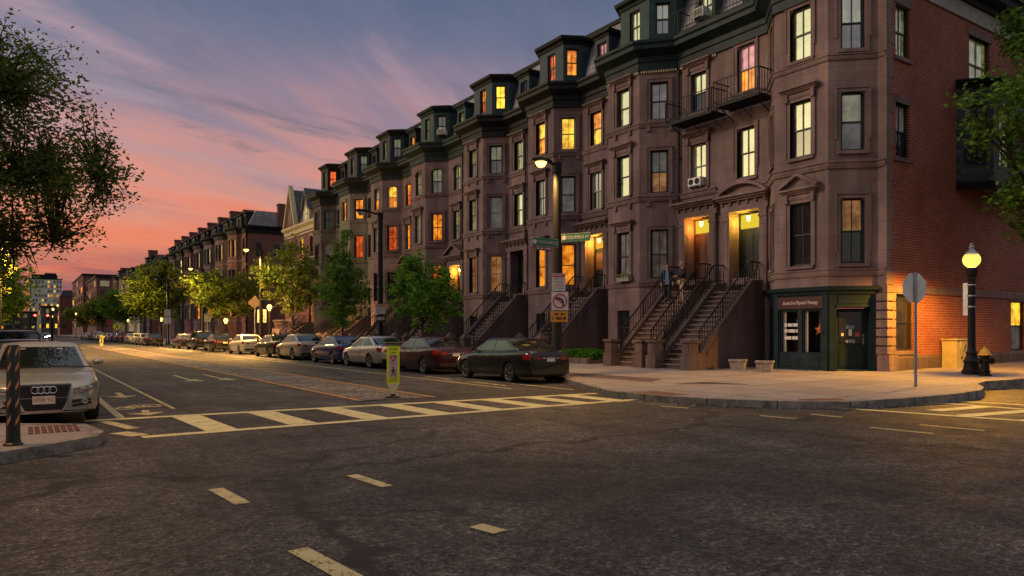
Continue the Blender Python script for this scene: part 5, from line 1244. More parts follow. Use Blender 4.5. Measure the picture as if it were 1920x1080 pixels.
def csec(K, y):
    w = chw(K, y); zs = ctop(K, y); t = abs(y)/(K['L']/2); zb = K['zb'] + (.07*max(0, (t-.8)/.2)**2)
    h = zs-zb; cr = .045*(1-.5*t**6)
    pts = [(0, zb), (w*.80, zb), (w*.945, zb+.03), (w*.985, zb+.12), (w*.997, zb+h*.40), (w, zb+h*.58), (w*.985, zb+h*.74), (w*.955, zs-.075), (w*.92, zs-.022), (w*.85, zs+.004), (w*.5, zs+cr*.75), (0, zs+cr)]
    for yw in K['wh']:
        R_ = K['R']+.055; dy = y-yw
        if abs(dy) < R_:
            za = K['R']+math.sqrt(R_*R_-dy*dy)
            pts = [(x, max(z, za)) if i < 8 else (x, z) for i, (x, z) in enumerate(pts)]
            pts = [(max(x, w*.975) if (2 <= i < 7 and abs(z-za) < .001) else x, z) for i, (x, z) in enumerate(pts)]
    return pts
def cside(K, y, z):
    p = csec(K, y)[1:10]; return float(np.interp(z, [q[1]+.0005*i for i, q in enumerate(p)], [q[0] for q in p]))
def green(K, v, y=None):
    """half width and y-extent of the cabin at height fraction v"""
    yr0, yf0, yr1, yf1 = K['g']; e = v**.92
    zr = K['H']-.06; z0 = .9
    yr = yr0+(yr1-yr0)*(1-(1-v)**1.25); yf = yf0+(yf1-yf0)*(1-(1-v)**1.12)
    w = K['W']/2*(.905+(K['tum']-.905)*e); return yr, yf, w
def gz_(K, y, v):
    zb = ctop(K, np.clip(y, K['g'][0]-.0, K['g'][1]))-.02
    return zb+(K['H']-.055-zb)*v
CM = {}
def car_meshes(kind):
    if kind in CM: return CM[kind]
    K = KIND[kind]; L2 = K['L']/2; out = {}
    ys = set(np.linspace(-L2, L2, 34)) | {p[0] for p in K['top']} | {-L2+.06, -L2+.14, L2-.06, L2-.14}
    for yw in K['wh']: ys |= set(yw+np.linspace(-(K['R']+.06), K['R']+.06, 19))
    ys = sorted(ys); b = MB(); rows = []
    for y in ys:
        s = csec(K, y); full = [(-x, z) for x, z in s[:0:-1]]+s
        full = [(-x, z) for x, z in reversed(s[1:])]; full = full + s      # left top ... bottom ... right top
        rows.append([b.V((x, y, z)) for x, z in full])
    n_ = len(rows[0])
    for a, c in zip(rows, rows[1:]):
        for k in range(n_-1): b.idx([a[k], c[k], c[k+1], a[k+1]])
    b.idx(rows[0]); b.idx(rows[-1][::-1])
    # cabin shell
    loops = []; nv = 9; ns = 16; nw = 9
    for i in range(nv):
        v = i/(nv-1); yr, yf, w = green(K, v); lp = []
        for j in range(ns): y = yr+(yf-yr)*j/(ns-1); q = 1-.035*abs(2*j/(ns-1)-1)**3; lp.append((w*q, y))
        for j in range(1, nw-1): t = 1-2*j/(nw-1); lp.append((w*t*.965, yf+.10*(1-t*t)))
        lp += [(-x, y) for x, y in lp[:ns]][::-1]
        for j in range(1, nw-1): t = -1+2*j/(nw-1); lp.append((w*t*.965, yr-.07*(1-t*t)))
        loops.append([b.V((x, y, gz_(K, y, v))) for x, y in lp])
    yr, yf, w = green(K, 1); yc = (yr+yf)/2
    for (f, dz) in ((.93, .028), (.75, .045), (.4, .055)):
        base = [b.v[i] for i in loops[nv-1]]; loops.append([b.V((p.x*f, yc+(p.y-yc)*(f*.4+.6 if f > .7 else f), p.z+dz*(1 if abs(p.x) else 1))) for p in base])
    for a, c in zip(loops, loops[1:]):
        for k in range(len(a)): b.idx([a[k], a[(k+1) % len(a)], c[(k+1) % len(a)], c[k]])
    b.idx(loops[-1])
    w0 = K['W']/2*.78
    b.box(-w0, w0, -L2+.25, L2-.25, K['zb']+.0, K['R']*2+.02, 1)              # dark wheel wells and floor
    out['body'] = b.mesh('body', [M['plastic'], M['plastic']], True, 38)
    # glass patches
    def side_glass(s0, s1, sgn, v0=.13, v1=.90, cut=None):
        b = MB(); rows = []
        for i in range(7):
            v = v0+(v1-v0)*i/6; yr, yf, w = green(K, v); row = []
            ya = max(s0, yr+.13) ; yb = min(s1, yf-.11)
            for j in range(8):
                y = ya+(yb-ya)*j/7; f = (y-yr)/(yf-yr); q = 1-.035*abs(2*f-1)**3
                row.append(b.V((sgn*(w*q+.006), y, gz_(K, y, v))))
            rows.append(row)
        for a, c in zip(rows, rows[1:]):
            for k in range(7): b.idx([a[k], a[k+1], c[k+1], c[k]])
        return b.mesh('side_window', [M['cglass']], True, 60)
    ym = K['g'][3]-.62
    out['sw'] = [side_glass(a, c, s) for s in (-1, 1) for a, c in ((-9, ym-.04), (ym+.04, 9))]
    def end_glass(front):
        b = MB(); rows = []
        for i in range(7):
            v = .10+.80*i/6 if front else .10+.78*i/6; yr, yf, w = green(K, v); row = []
            for j in range(11):
                t = (1-2*j/10)*.86; y = (yf+.10*(1-t*t)+.010) if front else (yr-.07*(1-t*t)-.010)
                row.append(b.V((w*t, y, gz_(K, y, v)+.004)))
            rows.append(row)
        for a, c in zip(rows, rows[1:]):
            for k in range(10): b.idx([a[k], a[k+1], c[k+1], c[k]])
        return b.mesh('windscreen' if front else 'rear_window', [M['cglass']], True, 60)
    out['ws'] = end_glass(True); out['rw'] = end_glass(False)
    def lamp(front, sgn):
        b = MB(); e = L2 if front else -L2; d = -1 if front else 1
        zt = (.70 if front else .93)+(K['H']-1.45)*.55; zb = zt-(.17 if front else .18); rows = []
        for i in range(5):
            z = zb+(zt-zb)*i/4; row = []
            for j in range(8):
                t = j/7; y = e+d*(.05+t*(.42 if front else .30)); zz = z+(.05*t if front else .03*t*(1))
                zz = min(zz, ctop(K, y)-.03); row.append(b.V((sgn*(cside(K, y, zz)+.007), y, zz)))
            wi = chw(K, e)
            for xx in (.9, .72, .5 if not front else .55): row.insert(0, b.V((sgn*wi*xx, e-d*.012+d*(0 if xx < .9 else .02), min(z, ctop(K, e)+.03))))
            rows.append(row)
        for a, c in zip(rows, rows[1:]):
            for k in range(len(a)-1): b.idx([a[k], a[k+1], c[k+1], c[k]], 1 if (not front and k < 2) else 0)
        return b.mesh('headlight' if front else 'tail_light', [M['headl'], M['headl']] if front else [M['tailred'], M['tailclr']], True, 50)
    out['hl'] = [lamp(True, s) for s in (-1, 1)]; out['tl'] = [lamp(False, s) for s in (-1, 1)]
    # seams, handles, lower bumper, mirrors
    b = MB()
    for s in (-1, 1):
        for y in (ym, K['g'][3]+.62, K['wh'][0]+.42 if kind != 'suv' else K['wh'][0]+.46):
            zs = np.linspace(K['zb']+.12, ctop(K, y)-.05, 8)
            for za, zc in zip(zs, zs[1:]): b.poly([(s*(cside(K, y-.006, za)+.003), y-.006, za), (s*(cside(K, y+.006, za)+.003), y+.006, za), (s*(cside(K, y+.006, zc)+.003), y+.006, zc), (s*(cside(K, y-.006, zc)+.003), y-.006, zc)])
    out['seam'] = b.mesh('door_seam', [M['seam']], fix=False)
    b = MB()
    for s in (-1, 1):
        for y in (ym+.16, K['g'][3]+.05-1.45):
            z = ctop(K, y)-.15; x = cside(K, y, z); b.box(min(s*x, s*(x+.03)), max(s*x, s*(x+.03)), y-.09, y+.09, z-.015, z+.015)
    out['handle'] = b.mesh('door_handle', [M['chrome']])
    b = MB()
    out['bump'] = []
    for e, d in ((L2, -1), (-L2, 1)):
        b = MB()
        pts = []
        for j in range(9):
            t = -1+j/4; x = t*chw(K, e)*.97; pts.append((x, e-d*(.012)-0*d))
        for p, q in zip(pts, pts[1:]):
            b.poly([(p[0], p[1], K['zb']+.10), (q[0], q[1], K['zb']+.10), (q[0], q[1], K['zb']+.24), (p[0], p[1], K['zb']+.24)])
        out['bump'].append(b.mesh('bumper_inset', [M['plastic']], fix=False))
    b = MB(); zq = .60+(K['H']-1.45)*.5; wq = chw(K, -L2)*.97
    b.box(-wq, wq, -L2-.0135, -L2-.011, zq-.006, zq+.006)
    for s in (-1, 1): b.box(s*wq*.62-.005, s*wq*.62+.005, -L2-.0135, -L2-.011, zq, ctop(K, -L2)-.02)
    out['bseam'] = b.mesh('boot_seam', [M['seam']], fix=False)
    out['trim'] = []
    for s in (-1, 1):
        b = MB(); pb = []; pt = []
        for y in np.linspace(K['g'][0]+.22, K['g'][1]-.16, 12):
            yr, yf, w = green(K, .10); pb.append((s*(w*.995+.010), y, gz_(K, y, .10)))
        b.tube(pb, .009, 5); out['trim'].append(b.mesh('window_trim', [M['chrome']], True))
    mi = []
    for s in (-1, 1):
        b = MB(); y = K['g'][1]-.42; z = ctop(K, y)+.10; x = K['W']/2*.90; c0 = Vector((s*(x+.12), y, z)); rows = []
        for k, (dy, sc) in enumerate(((-.05, .75), (-.03, 1), (.03, .95), (.07, .6), (.085, .2))):
            rows.append([b.V(c0+Vector((.10*sc*math.cos(a), dy, .065*sc*math.sin(a)))) for a in np.linspace(0, 2*math.pi, 13)[:-1]])
        for a, c in zip(rows, rows[1:]):
            for k in range(12): b.idx([a[k], a[(k+1) % 12], c[(k+1) % 12], c[k]])
        b.idx(rows[0], 1); b.idx(rows[-1]); b.bar((s*(x-.02), y+.0, z-.05), (s*(x+.06), y, z-.02), .05, .04)
        mi.append(b.mesh('wing_mirror', [M['plastic'], M['cglass']], True, 40))
    out['mir'] = mi
    # wheel
    b = MB(); r = K['R']; b.lathe([(r*.66, -.095), (r*.86, -.108), (r*.97, -.09), (r, -.05), (r, .05), (r*.97, .09), (r*.86, .108), (r*.66, .095)], 30, 0, (0, 0, 0), 'x'); out['tyre'] = b.mesh('wheel', [M['rubber']], True, 35)
    b = MB(); b.lathe([(r*.60, .05), (r*.68, .096), (r*.70, .10), (r*.70, .05)], 30, 0, (0, 0, 0), 'x'); b.lathe([(r*.10, .03), (r*.14, .085), (r*.10, .10), (0, .102)], 12, 0, (0, 0, 0), 'x')
    for k in range(5):
        a = 2*math.pi*k/5
        for o in (-.10, .10):
            b.bar((.075, r*.10*math.cos(a), r*.10*math.sin(a)), (.085, r*.66*math.cos(a+o), r*.66*math.sin(a+o)), .035, .03, 0, up=(1, 0, 0))
    b.lathe([(r*.60, -.02), (r*.60, .012), (0, .013)], 20, 1, (0, 0, 0), 'x'); out['rim'] = b.mesh('rim', [M['alloy'], M['seam']], True, 35)
    b = MB(); b.box(-.16, .16, -L2-.022, -L2-.013, .70 if kind != 'suv' else .80, .84 if kind != 'suv' else .94); out['plate'] = b.mesh('number_plate', [M['plate']])
    b = MB(); zp = ctop(K, -L2)-.02; b.box(-.36, .36, -L2-.026, -L2-.012, zp-.02, zp+.015); out['garnish'] = b.mesh('boot_trim', [M['chrome']])
    CM[kind] = out; return out
PAINTS = {}
def car(kind, colname, c, label, x, yrear, rz=0.0, group=None, metal=.45, spoiler=False, simple=False, name='parked_car', cat='car'):
    K = KIND[kind]; Q = car_meshes(kind); L2 = K['L']/2
    if colname not in PAINTS: PAINTS[colname] = paint('paint_'+colname, c, metal)
    pm = PAINTS[colname]
    t = thing(name, label, cat, (x, yrear + L2*(1 if abs(rz) < 1 else 1), 0), rz, group)
    bo = link('body', Q['body'], t); slot(bo, 0, pm)
    link('windscreen', Q['ws'], t); link('rear_window', Q['rw'], t)
    for q in Q['sw']: link('side_window', q, t)
    for q in Q['tl']: link('tail_light', q, t)
    for q in Q['hl']: link('headlight', q, t)
    if not simple:
        link('door_seam', Q['seam'], t); hn = link('door_handle', Q['handle'], t)
        link('boot_trim', Q['garnish'], t); link('number_plate', Q['plate'], t)
    for q in Q['bump']: link('bumper_inset', q, t)
    if not simple:
        link('boot_seam', Q['bseam'], t)
        for q in Q['trim']: link('window_trim', q, t)
    for q in Q['mir']: mo = link('wing_mirror', q, t); slot(mo, 0, pm)
    for yw in K['wh']:
        for s in (-1, 1):
            Wm = WORLD[t] @ Matrix.Translation((s*(K['W']/2-.125), yw, K['R'])) @ Matrix.Rotation(0 if s > 0 else math.pi, 4, 'Z')
            w_ = link('wheel', Q['tyre'], t, Wm); link('rim', Q['rim'], w_)
    if spoiler:
        b = MB(); z = 1.06; b.box(-.66, .66, -L2+.08, -L2+.24, z+.10, z+.125)
        for s in (-1, 1): b.box(s*.55-.03, s*.55+.03, -L2+.12, -L2+.2, z-.02, z+.10)
        b.build('spoiler', [pm], t, local=True)
    return t
CX = 14.02; grp = 'cars parked along the right kerb'
car('sedan', 'blackgreen', (.004, .007, .008), 'black sedan parked nearest the corner, last of the kerb row', CX, 18.62, 0, grp, .2)
car('sedan', 'maroon', (.040, .010, .012), 'dark maroon sedan parked in front of the black sedan', CX+.02, 24.72, 0, grp)
car('sedan', 'silver', (.42, .40, .39), 'silver sedan with boot spoiler behind the yield paddle', CX, 30.0, 0, grp, .75, True)
car('sedan', 'blue', (.012, .028, .12), 'dark blue sedan parked between two silver cars', CX+.05, 34.85, 0, grp)
car('fast', 'tan', (.36, .33, .25), 'tall champagne fastback parked beyond the blue sedan', CX+.08, 41.3, 0, grp, .7)
car('sedan', 'black', (.006, .006, .007), 'black sedan parked beyond the champagne fastback', CX+.1, 46.6, 0, grp, .2)
car('sedan', 'white', (.58, .54, .44), 'cream white sedan parked among dark cars', CX+.1, 54.1, 0, grp, .3)
car('sedan', 'black', (.006, .006, .007), 'dark sedan parked just beyond the cream white sedan', CX+.0, 62.8, 0, grp, .2)
car('suv', 'black', (.006, .006, .007), 'black sport utility vehicle standing taller in the kerb row', CX-.1, 69.8, 0, grp, .2)
car('sedan', 'charcoal', (.035, .034, .034), 'charcoal sedan at the far end of the near kerb row', CX-.2, 76.7, 0, grp)
fg = 'cars parked in the far row'; cl = [('black', 0), ('silver', 0), ('white', 0), ('silver', 0), ('charcoal', 0), ('maroon', 0), ('blue', 0), ('silver', 0), ('white', 0), ('tan', 0), ('silver', 0), ('charcoal', 0), ('white', 0), ('silver', 0)]
desc = ['black car nearest in the far row, its dark tail to us', 'silver car second in the far row', 'white car third in the far row', 'silver car fourth in the far row', 'charcoal tall car fifth in the far row', 'maroon car sixth in the far row, near the amber glow', 'dark blue car seventh in the far row', 'silver car eighth in the far row', 'white car ninth in the far row behind the far yield paddle', 'champagne car tenth in the far row', 'silver tall car eleventh in the far row', 'charcoal car twelfth in the far row', 'white car thirteenth in the far row', 'silver car at the far end of the far row']
yy = 92.5
for k, (c, _) in enumerate(cl):
    car('suv' if k in (4, 10) else 'sedan', c, PAINTS and (.1, .1, .1), desc[k], CX-1.0-.12*max(0, k-4), yy, 0, fg, .4, False, True); yy += 6.1 if k < 8 else 7.5
# oncoming cars with lit headlamps at the end of the avenue
def oncoming(x, y, label, c='charcoal'):
    t = car('sedan', c, (.1, .1, .1), label, x, y, math.pi, None, .4, False, True, 'oncoming_car')
    for ch in t.children:
        if ch.name.startswith('headlight'): slot(ch, 0, M['headglow']); slot(ch, 1, M['headglow'])
oncoming(4.0, 176, 'oncoming car with bright headlamps under the traffic lights'); oncoming(5.6, 215, 'oncoming car with bright headlamps behind another one', 'silver')
# left kerb
t = car('sedan', 'palesilver', (.40, .40, .33), 'pale silver sedan facing us with rings on its grille at the left edge', .36, 14.98, math.pi, 'cars parked along the left kerb', .55)
L2 = 2.41; zb = .21
for ch in list(t.children):
    if ch.name.startswith('bumper_inset') and ch.data is CM['sedan']['bump'][1]: continue
    if ch.name.startswith(('bumper_inset', 'boot_trim', 'boot_seam', 'number_plate', 'headlight')): bpy.data.objects.remove(ch)
b = MB(); gy = L2+.012; out_ = [(-.40, .735), (.40, .735), (.34, .40), (.28, .28), (-.28, .28), (-.34, .40)]
b.prism([(x, gy-.03, z) for x, z in out_], (0, .035, 0))
for k in range(9): z = .32+k*.044; w = .29+(z-.3)*.22; b.box(-w, w, gy+.005, gy+.014, z, z+.012, 0)
gr = b.build('grille', [M['plastic']], t, local=True)
b = MB()
for i in range(6): p, q = out_[i], out_[(i+1) % 6]; b.bar((p[0], gy+.006, p[1]), (q[0], gy+.006, q[1]), .028, .026, 0, up=(0, 1, 0))
b.box(-.345, .345, gy+.006, gy+.02, .50, .515); b.build('chrome_frame', [M['chrome']], gr, local=True)
b = MB()
for k in range(4):
    cx = -.129+k*.086; pts = [(cx+.058*math.cos(a), gy+.026+.0015*k, .645+.058*math.sin(a)) for a in np.linspace(0, 2*math.pi, 25)]
    b.tube(pts, .0085, 6, 0, False)
b.build('ring_emblem', [M['chrome']], gr, True, local=True)
b = MB(); b.box(-.165, .165, gy+.014, gy+.022, .405, .545); pl_ = b.build('number_plate', [M['plate']], t, local=True)
F = WORLD[t] @ Matrix.Translation((0, gy+.0225, .475)) @ Matrix.Rotation(math.pi, 4, 'Z') @ Matrix.Rotation(R(90), 4, 'X')
link('plate_number', text_mesh('3708 YC', .098, M['platered'], .001, 0, 'CENTER', .86), pl_, F)
K = KIND['sedan']
for s in (-1, 1):
    b = MB(); rows = []
    for i in range(5):
        f = i/4; row = []
        for j in range(10):
            t_ = j/9; xx = .43+.42*t_; zt = .66+.085*t_; zb_ = .56+.065*t_; z = zb_+(zt-zb_)*f
            y = L2+.012 if xx < .66 else L2+.012-(xx-.66)*1.55
            ym_ = next((yq for yq in np.linspace(L2, L2-.8, 60) if cside(K, yq, z) >= xx), L2-.5) if xx > chw(K, L2)*.97 else L2
            row.append(b.V((s*(xx+.006), ym_+.013, z)))
        rows.append(row)
    for a, c in zip(rows, rows[1:]):
        for k in range(9): b.idx([a[k], a[k+1], c[k+1], c[k]])
    h = b.build('headlight', [M['headl']], t, True, local=True)
    b = MB(); b.lathe([(.055, .0), (.05, .012), (.02, .016)], 16, 0, (s*.58, L2+.018, .63), 'y'); b.lathe([(.05, .0), (.045, .012), (.02, .016)], 16, 0, (s*.69, L2-.0, .655), 'y'); b.build('projector', [M['chrome']], h, True, local=True)
    b = MB(); b.prism([(s*.42, L2+.004, .46), (s*.70, L2+.004, .48), (s*.72, L2+.004, .38), (s*.42, L2+.004, .33)], (0, .010, 0)); o = b.build('air_inlet', [M['plastic']], t, local=True)
    b = MB(); b.bar((s*.42, L2+.018, .385), (s*.70, L2+.018, .43), .014, .008, 0, up=(0, 1, 0)); b.lathe([(.048, .0), (.05, .014), (.035, .016), (.03, .005)], 18, 0, (s*.61, L2+.014, .425), 'y'); b.build('fog_lamp', [M['chrome']], o, True, local=True)
    b = MB(); xs = np.linspace(1.25, 2.3, 10)
    for ya, yc in zip(xs, xs[1:]): b.poly([(s*(.60-.10*(ya-1.25)), ya, ctop(K, ya)+.035), (s*(.60-.10*(yc-1.25)), yc, ctop(K, yc)+.035), (s*(.56-.10*(yc-1.25)), yc, ctop(K, yc)+.042), (s*(.56-.10*(ya-1.25)), ya, ctop(K, ya)+.042)])
b = MB(); b.box(-.62, .62, L2+.004, L2+.020, .245, .262); b.build('bumper_lip', [M['chrome']], t, local=True)
b = MB(); b.tube([(-.8, 1.24, .985), (-.3, 1.33, 1.0), (.0, 1.33, 1.0)], .012, 5); b.tube([(0.05, 1.33, 1.0), (.5, 1.31, .995), (.75, 1.22, .985)], .012, 5); b.build('wiper', [M['plastic']], t, local=True)
b = MB(); b.lathe([(.055, 0), (.012, .05), (.01, .12)], 8, 0, (0, -.55, 1.43)); b.build('roof_antenna', [M['plastic']], t, local=True)
b = MB()
for x in (-.30, .30): b.box(x-.055, x+.055, .52, .55, 1.30, 1.33)
b.build('inspection_sticker', [M['white']], t, local=True)
car('sedan', 'darkpale', (.10, .11, .10), 'dark sedan with a pale roof right behind the silver car with rings', .1, 20.9, math.pi, 'cars parked along the left kerb', .7)
t = car('suv', 'black', (.006, .006, .007), 'dark sport utility vehicle with a raised red tail lamp behind the left sedans', -.15, 26.8, 0, 'cars parked along the left kerb', .2)
# ------------------------------------------------------------------ trees
M['bark'] = plain('bark', (.055, .042, .032), .9, 0, .35, 8, bump=.5)
def tree(name, label, base, th, ells, nl, nt_, nleaf, ls, lm, tr, seed, group=None, spread=.22, up=.35, cat='tree', flat=.5, zmin=-9):
    rg = np.random.default_rng(seed); t = thing(name, label, cat, base, 0, group); bx = Vector(base)
    vols = np.array([e[3]*e[4]*e[5] for e in ells]); vols = vols/vols.sum()
    def sample(k, lo):
        o = []
        for _ in range(k):
            e = ells[rg.choice(len(ells), p=vols)]; d = rg.normal(size=3); d /= np.linalg.norm(d); r = lo+(1-lo)*rg.random()**.6
            o.append(Vector((e[0]+d[0]*e[3]*r, e[1]+d[1]*e[4]*r, e[2]+d[2]*e[5]*r)))
        return o
    b = MB(); cz = np.average([e[2] for e in ells], weights=vols); cx = np.average([e[0] for e in ells], weights=vols); cy = np.average([e[1] for e in ells], weights=vols)
    ztop = max(e[2]+e[5] for e in ells)
    tp = [Vector((0, 0, -.1)), Vector((cx*.1+rg.normal()*.05, cy*.1+rg.normal()*.05, th*.5)), Vector((cx*.3, cy*.3, th)), Vector((cx*.7, cy*.7, th+(ztop-th)*.45)), Vector((cx, cy, th+(ztop-th)*.8))]
    b.tube(tp, [tr*1.25, tr, tr*.85, tr*.45, tr*.12], 9)
    limbs = []
    for p in sample(nl, .25):
        h = th*.8+(p.z-th*.8)*rg.uniform(.15, .5); h = max(th*.75, min(h, th+(ztop-th)*.6))
        f = np.clip((h-th)/max(.1, (ztop-th)*.8), 0, 1); st = tp[2].lerp(tp[4], f) if h > th else tp[1].lerp(tp[2], np.clip((h-th*.5)/(th*.5), 0, 1))
        mid = st.lerp(p, .5)+Vector((0, 0, (p-st).length*up*.35)); pts = [st, st.lerp(mid, .5)+Vector((0, 0, .03)), mid, mid.lerp(p, .55), p]
        limbs.append(pts); b.tube(pts, [tr*.42, tr*.34, tr*.26, tr*.17, tr*.07], 6, 0, False)
    nodes = [q for l in limbs for q in (l[1], l[2], l[2].lerp(l[3], .5), l[3], l[4])]; NA = np.array([tuple(q) for q in nodes])
    cl = []; 
    for p in sample(nt_, .15):
        d = np.linalg.norm(NA-np.array(tuple(p)), axis=1); j = int(np.argmin(d+.25*np.maximum(0, NA[:, 2]-p.z))); st = nodes[j]; v = p-st
        if v.length > 2.6: p = st+v*(2.6/v.length); v = p-st
        mid = st.lerp(p, .5)+Vector(rg.normal(size=3)*v.length*.10)+Vector((0, 0, v.length*up*.2)); b.tube([st, mid, p], [tr*.10+.006, tr*.06+.005, .004], 4, 0, False)
        if p.z < zmin: p.z = zmin + abs(rg.normal())*.3
        for f in np.linspace(.25, 1.0, 5): cl.append((st.lerp(mid, f*2) if f < .5 else mid.lerp(p, f*2-1)) + Vector(rg.normal(size=3)*.05))
    b.build('trunk', [M['bark']], t, True, 60, local=True)
    C = np.array([tuple(c) for c in cl]); w = rg.random(len(C))**1.5+.05; w /= w.sum()
    ci = rg.choice(len(C), nleaf, p=w); c = C[ci]+rg.normal(size=(nleaf, 3))*spread*np.array([1, 1, .75])
    a = rg.normal(size=(nleaf, 3)); a[:, 2] *= flat; a /= np.linalg.norm(a, axis=1)[:, None]; q = rg.normal(size=(nleaf, 3)); bb = np.cross(a, q); bb /= np.linalg.norm(bb, axis=1)[:, None]
    s = ls*(.55+.9*rg.random((nleaf, 1))); V = np.stack([c-a*s, c-bb*s*.48+a*s*.1, c+a*s, c+bb*s*.48+a*s*.1], 1).reshape(-1, 3)
    me = bpy.data.meshes.new('crown'); me.vertices.add(len(V)); me.vertices.foreach_set('co', V.astype(np.float32).ravel())
    me.loops.add(nleaf*4); me.loops.foreach_set('vertex_index', np.arange(nleaf*4, dtype=np.int32)); me.polygons.add(nleaf); me.polygons.foreach_set('loop_start', np.arange(0, nleaf*4, 4, dtype=np.int32))
    me.materials.append(lm); me.update(calc_edges=True); link('crown', me, t); return t
M['leaf_dark'] = leafmat('leaf_dark', (.035, .058, .014), (.20, .25, .05), .55); M['leaf_green'] = leafmat('leaf_green', (.045, .12, .014), (.19, .38, .05)); M['leaf_olive'] = leafmat('leaf_olive', (.05, .072, .012), (.20, .24, .045)); M['leaf_mid'] = leafmat('leaf_mid', (.04, .10, .014), (.17, .30, .05))
tree('broad_street_tree', 'large dark spreading tree overhanging from the left edge', (-3.25, 22, .15), 3.4, [(.3, 0, 5.9, 5.5, 4.6, 4.0), (3.2, 0, 5.5, 2.6, 3.4, 2.0), (2.4, -.3, 7.2, 2.3, 3.0, 1.8), (1.6, 0, 8.3, 1.8, 2.4, 1.5)], 34, 1300, 78000, .056, M['leaf_dark'], .24, 1, None, .19, .3, zmin=3.85)
tree('corner_street_tree', 'green tree reaching in from the right edge before the brick wall', (29.8, 10.7, .33), 3.2, [(.6, .2, 11.6, 2.6, 1.5, 1.8), (-1.3, .2, 8.6, 3.2, 1.5, 2.0), (.0, .2, 5.6, 2.8, 1.5, 1.4)], 22, 230, 9500, .10, M['leaf_mid'], .16, 2, None, .24, .3, zmin=3.6)
sg = 'young trees along the right pavement'
tree('young_street_tree', 'bushy bright green young tree beside the unlit lamp pole', (16.5, 32.6, .18), 1.6, [(0, 0, 3.6, 1.7, 1.7, 2.2), (.5, -.6, 3.0, 1.5, 1.5, 1.5)], 12, 170, 9500, .095, M['leaf_green'], .07, 3, sg, .14, .4)
tree('young_street_tree', 'slender feathery tree in front of the grey stone house', (16.6, 43.4, .18), 1.5, [(0, 0, 3.9, 1.75, 1.75, 2.2), (0, 0, 6.2, .75, .75, 2.3)], 14, 170, 9000, .085, M['leaf_mid'], .07, 4, sg, .15, .55, 'tree', 1.4)
tree('young_street_tree', 'loose tree with a lamp lit yellow branch before the gothic house', (16.6, 53.0, .18), 2.0, [(0, 0, 5.2, 2.5, 2.5, 2.6), (-1.8, -.3, 5.4, 1.8, 1.5, 1.1), (0, 0, 7.4, 1.0, 1.0, 1.3)], 14, 210, 10500, .10, M['leaf_olive'], .09, 5, sg, .18, .5, 'tree', 1.2)
tree('round_street_tree', 'round olive tree with a yellow lit left side above the dark cars', (16.4, 72.5, .18), 2.4, [(0, 0, 5.0, 3.5, 3.5, 2.4), (-2.2, 0, 5.4, 2.2, 2.2, 1.6)], 14, 260, 14000, .13, M['leaf_olive'], .12, 6, sg, .24)
tree('round_street_tree', 'dark tree with yellow lit leaves beside the pole at the far corner', (16.4, 112, .2), 3, [(0, 0, 7.2, 5.0, 5.0, 4.2), (-3, -1, 6.0, 3.0, 3.0, 2.2)], 14, 260, 13000, .19, M['leaf_olive'], .16, 7, sg, .35)
tree('round_street_tree', 'green tree in front of the cream house row', (15.8, 146, .2), 3, [(0, 0, 6.2, 4.6, 4.6, 3.3)], 12, 200, 9000, .22, M['leaf_mid'], .16, 8, sg, .4)
tree('round_street_tree', 'green tree beneath the tall brick building', (15.2, 182, .2), 3, [(0, 0, 6.2, 5, 5, 3.4)], 12, 200, 8000, .26, M['leaf_olive'], .16, 9, sg, .45)
tree('round_street_tree', 'small far tree at the end of the right pavement', (15.0, 225, .2), 3, [(0, 0, 6, 5, 5, 3.2)], 12, 160, 6000, .3, M['leaf_olive'], .16, 10, sg, .5)
lg = 'trees along the left pavement'
tree('left_street_tree', 'olive tree with lamp light below the big dark tree', (-3.2, 60, .15), 3, [(0, 0, 6.4, 3.6, 3.6, 3.4)], 12, 220, 11000, .13, M['leaf_olive'], .14, 21, lg, .25)
tree('left_street_tree', 'dark green far tree low at the left edge', (-2.6, 104, .15), 3, [(0, 0, 6.6, 4.6, 4.6, 4.4)], 12, 200, 10000, .19, M['leaf_mid'], .16, 22, lg, .35)
tree('left_street_tree', 'small olive tree farthest along the left pavement', (-3.5, 165, .15), 3, [(0, 0, 7, 5.5, 5.5, 5)], 12, 160, 8000, .28, M['leaf_olive'], .16, 23, lg, .45)
# hedge bed between the stoops
t = thing('hedge_bed', 'low bright green hedge in a stone edged bed behind the black sedan', 'hedge', (21.3, 26.0, .23)); b = MB(); b.box(20.75, 20.95, 24.9, 27.9, .1, .48); b.box(20.95, 24.8, 24.85, 24.9, .1, .4); b.box(20.95, 24.2, 24.9, 27.9, .1, .36, 1); b.build('stone_edging', [M['stoop'], M['pit']], t)
rg = np.random.default_rng(3); k = 5200; c = np.stack([rg.uniform(21.0, 22.6, k), rg.uniform(24.95, 27.9, k), .36+.42*rg.random(k)**.6], 1); c[:, 2] += .07*np.sin(c[:, 1]*7)
b = MB()
for p in c:
    a = Vector(rg.normal(size=3)).normalized()*.07; q = a.cross(Vector(rg.normal(size=3))).normalized()*.035; p = Vector(p); b.poly([p-a, p-q, p+a, p+q])
b.build('foliage', [leafmat('hedge_leaf', (.03, .10, .01), (.10, .28, .03))], t, fix=False)
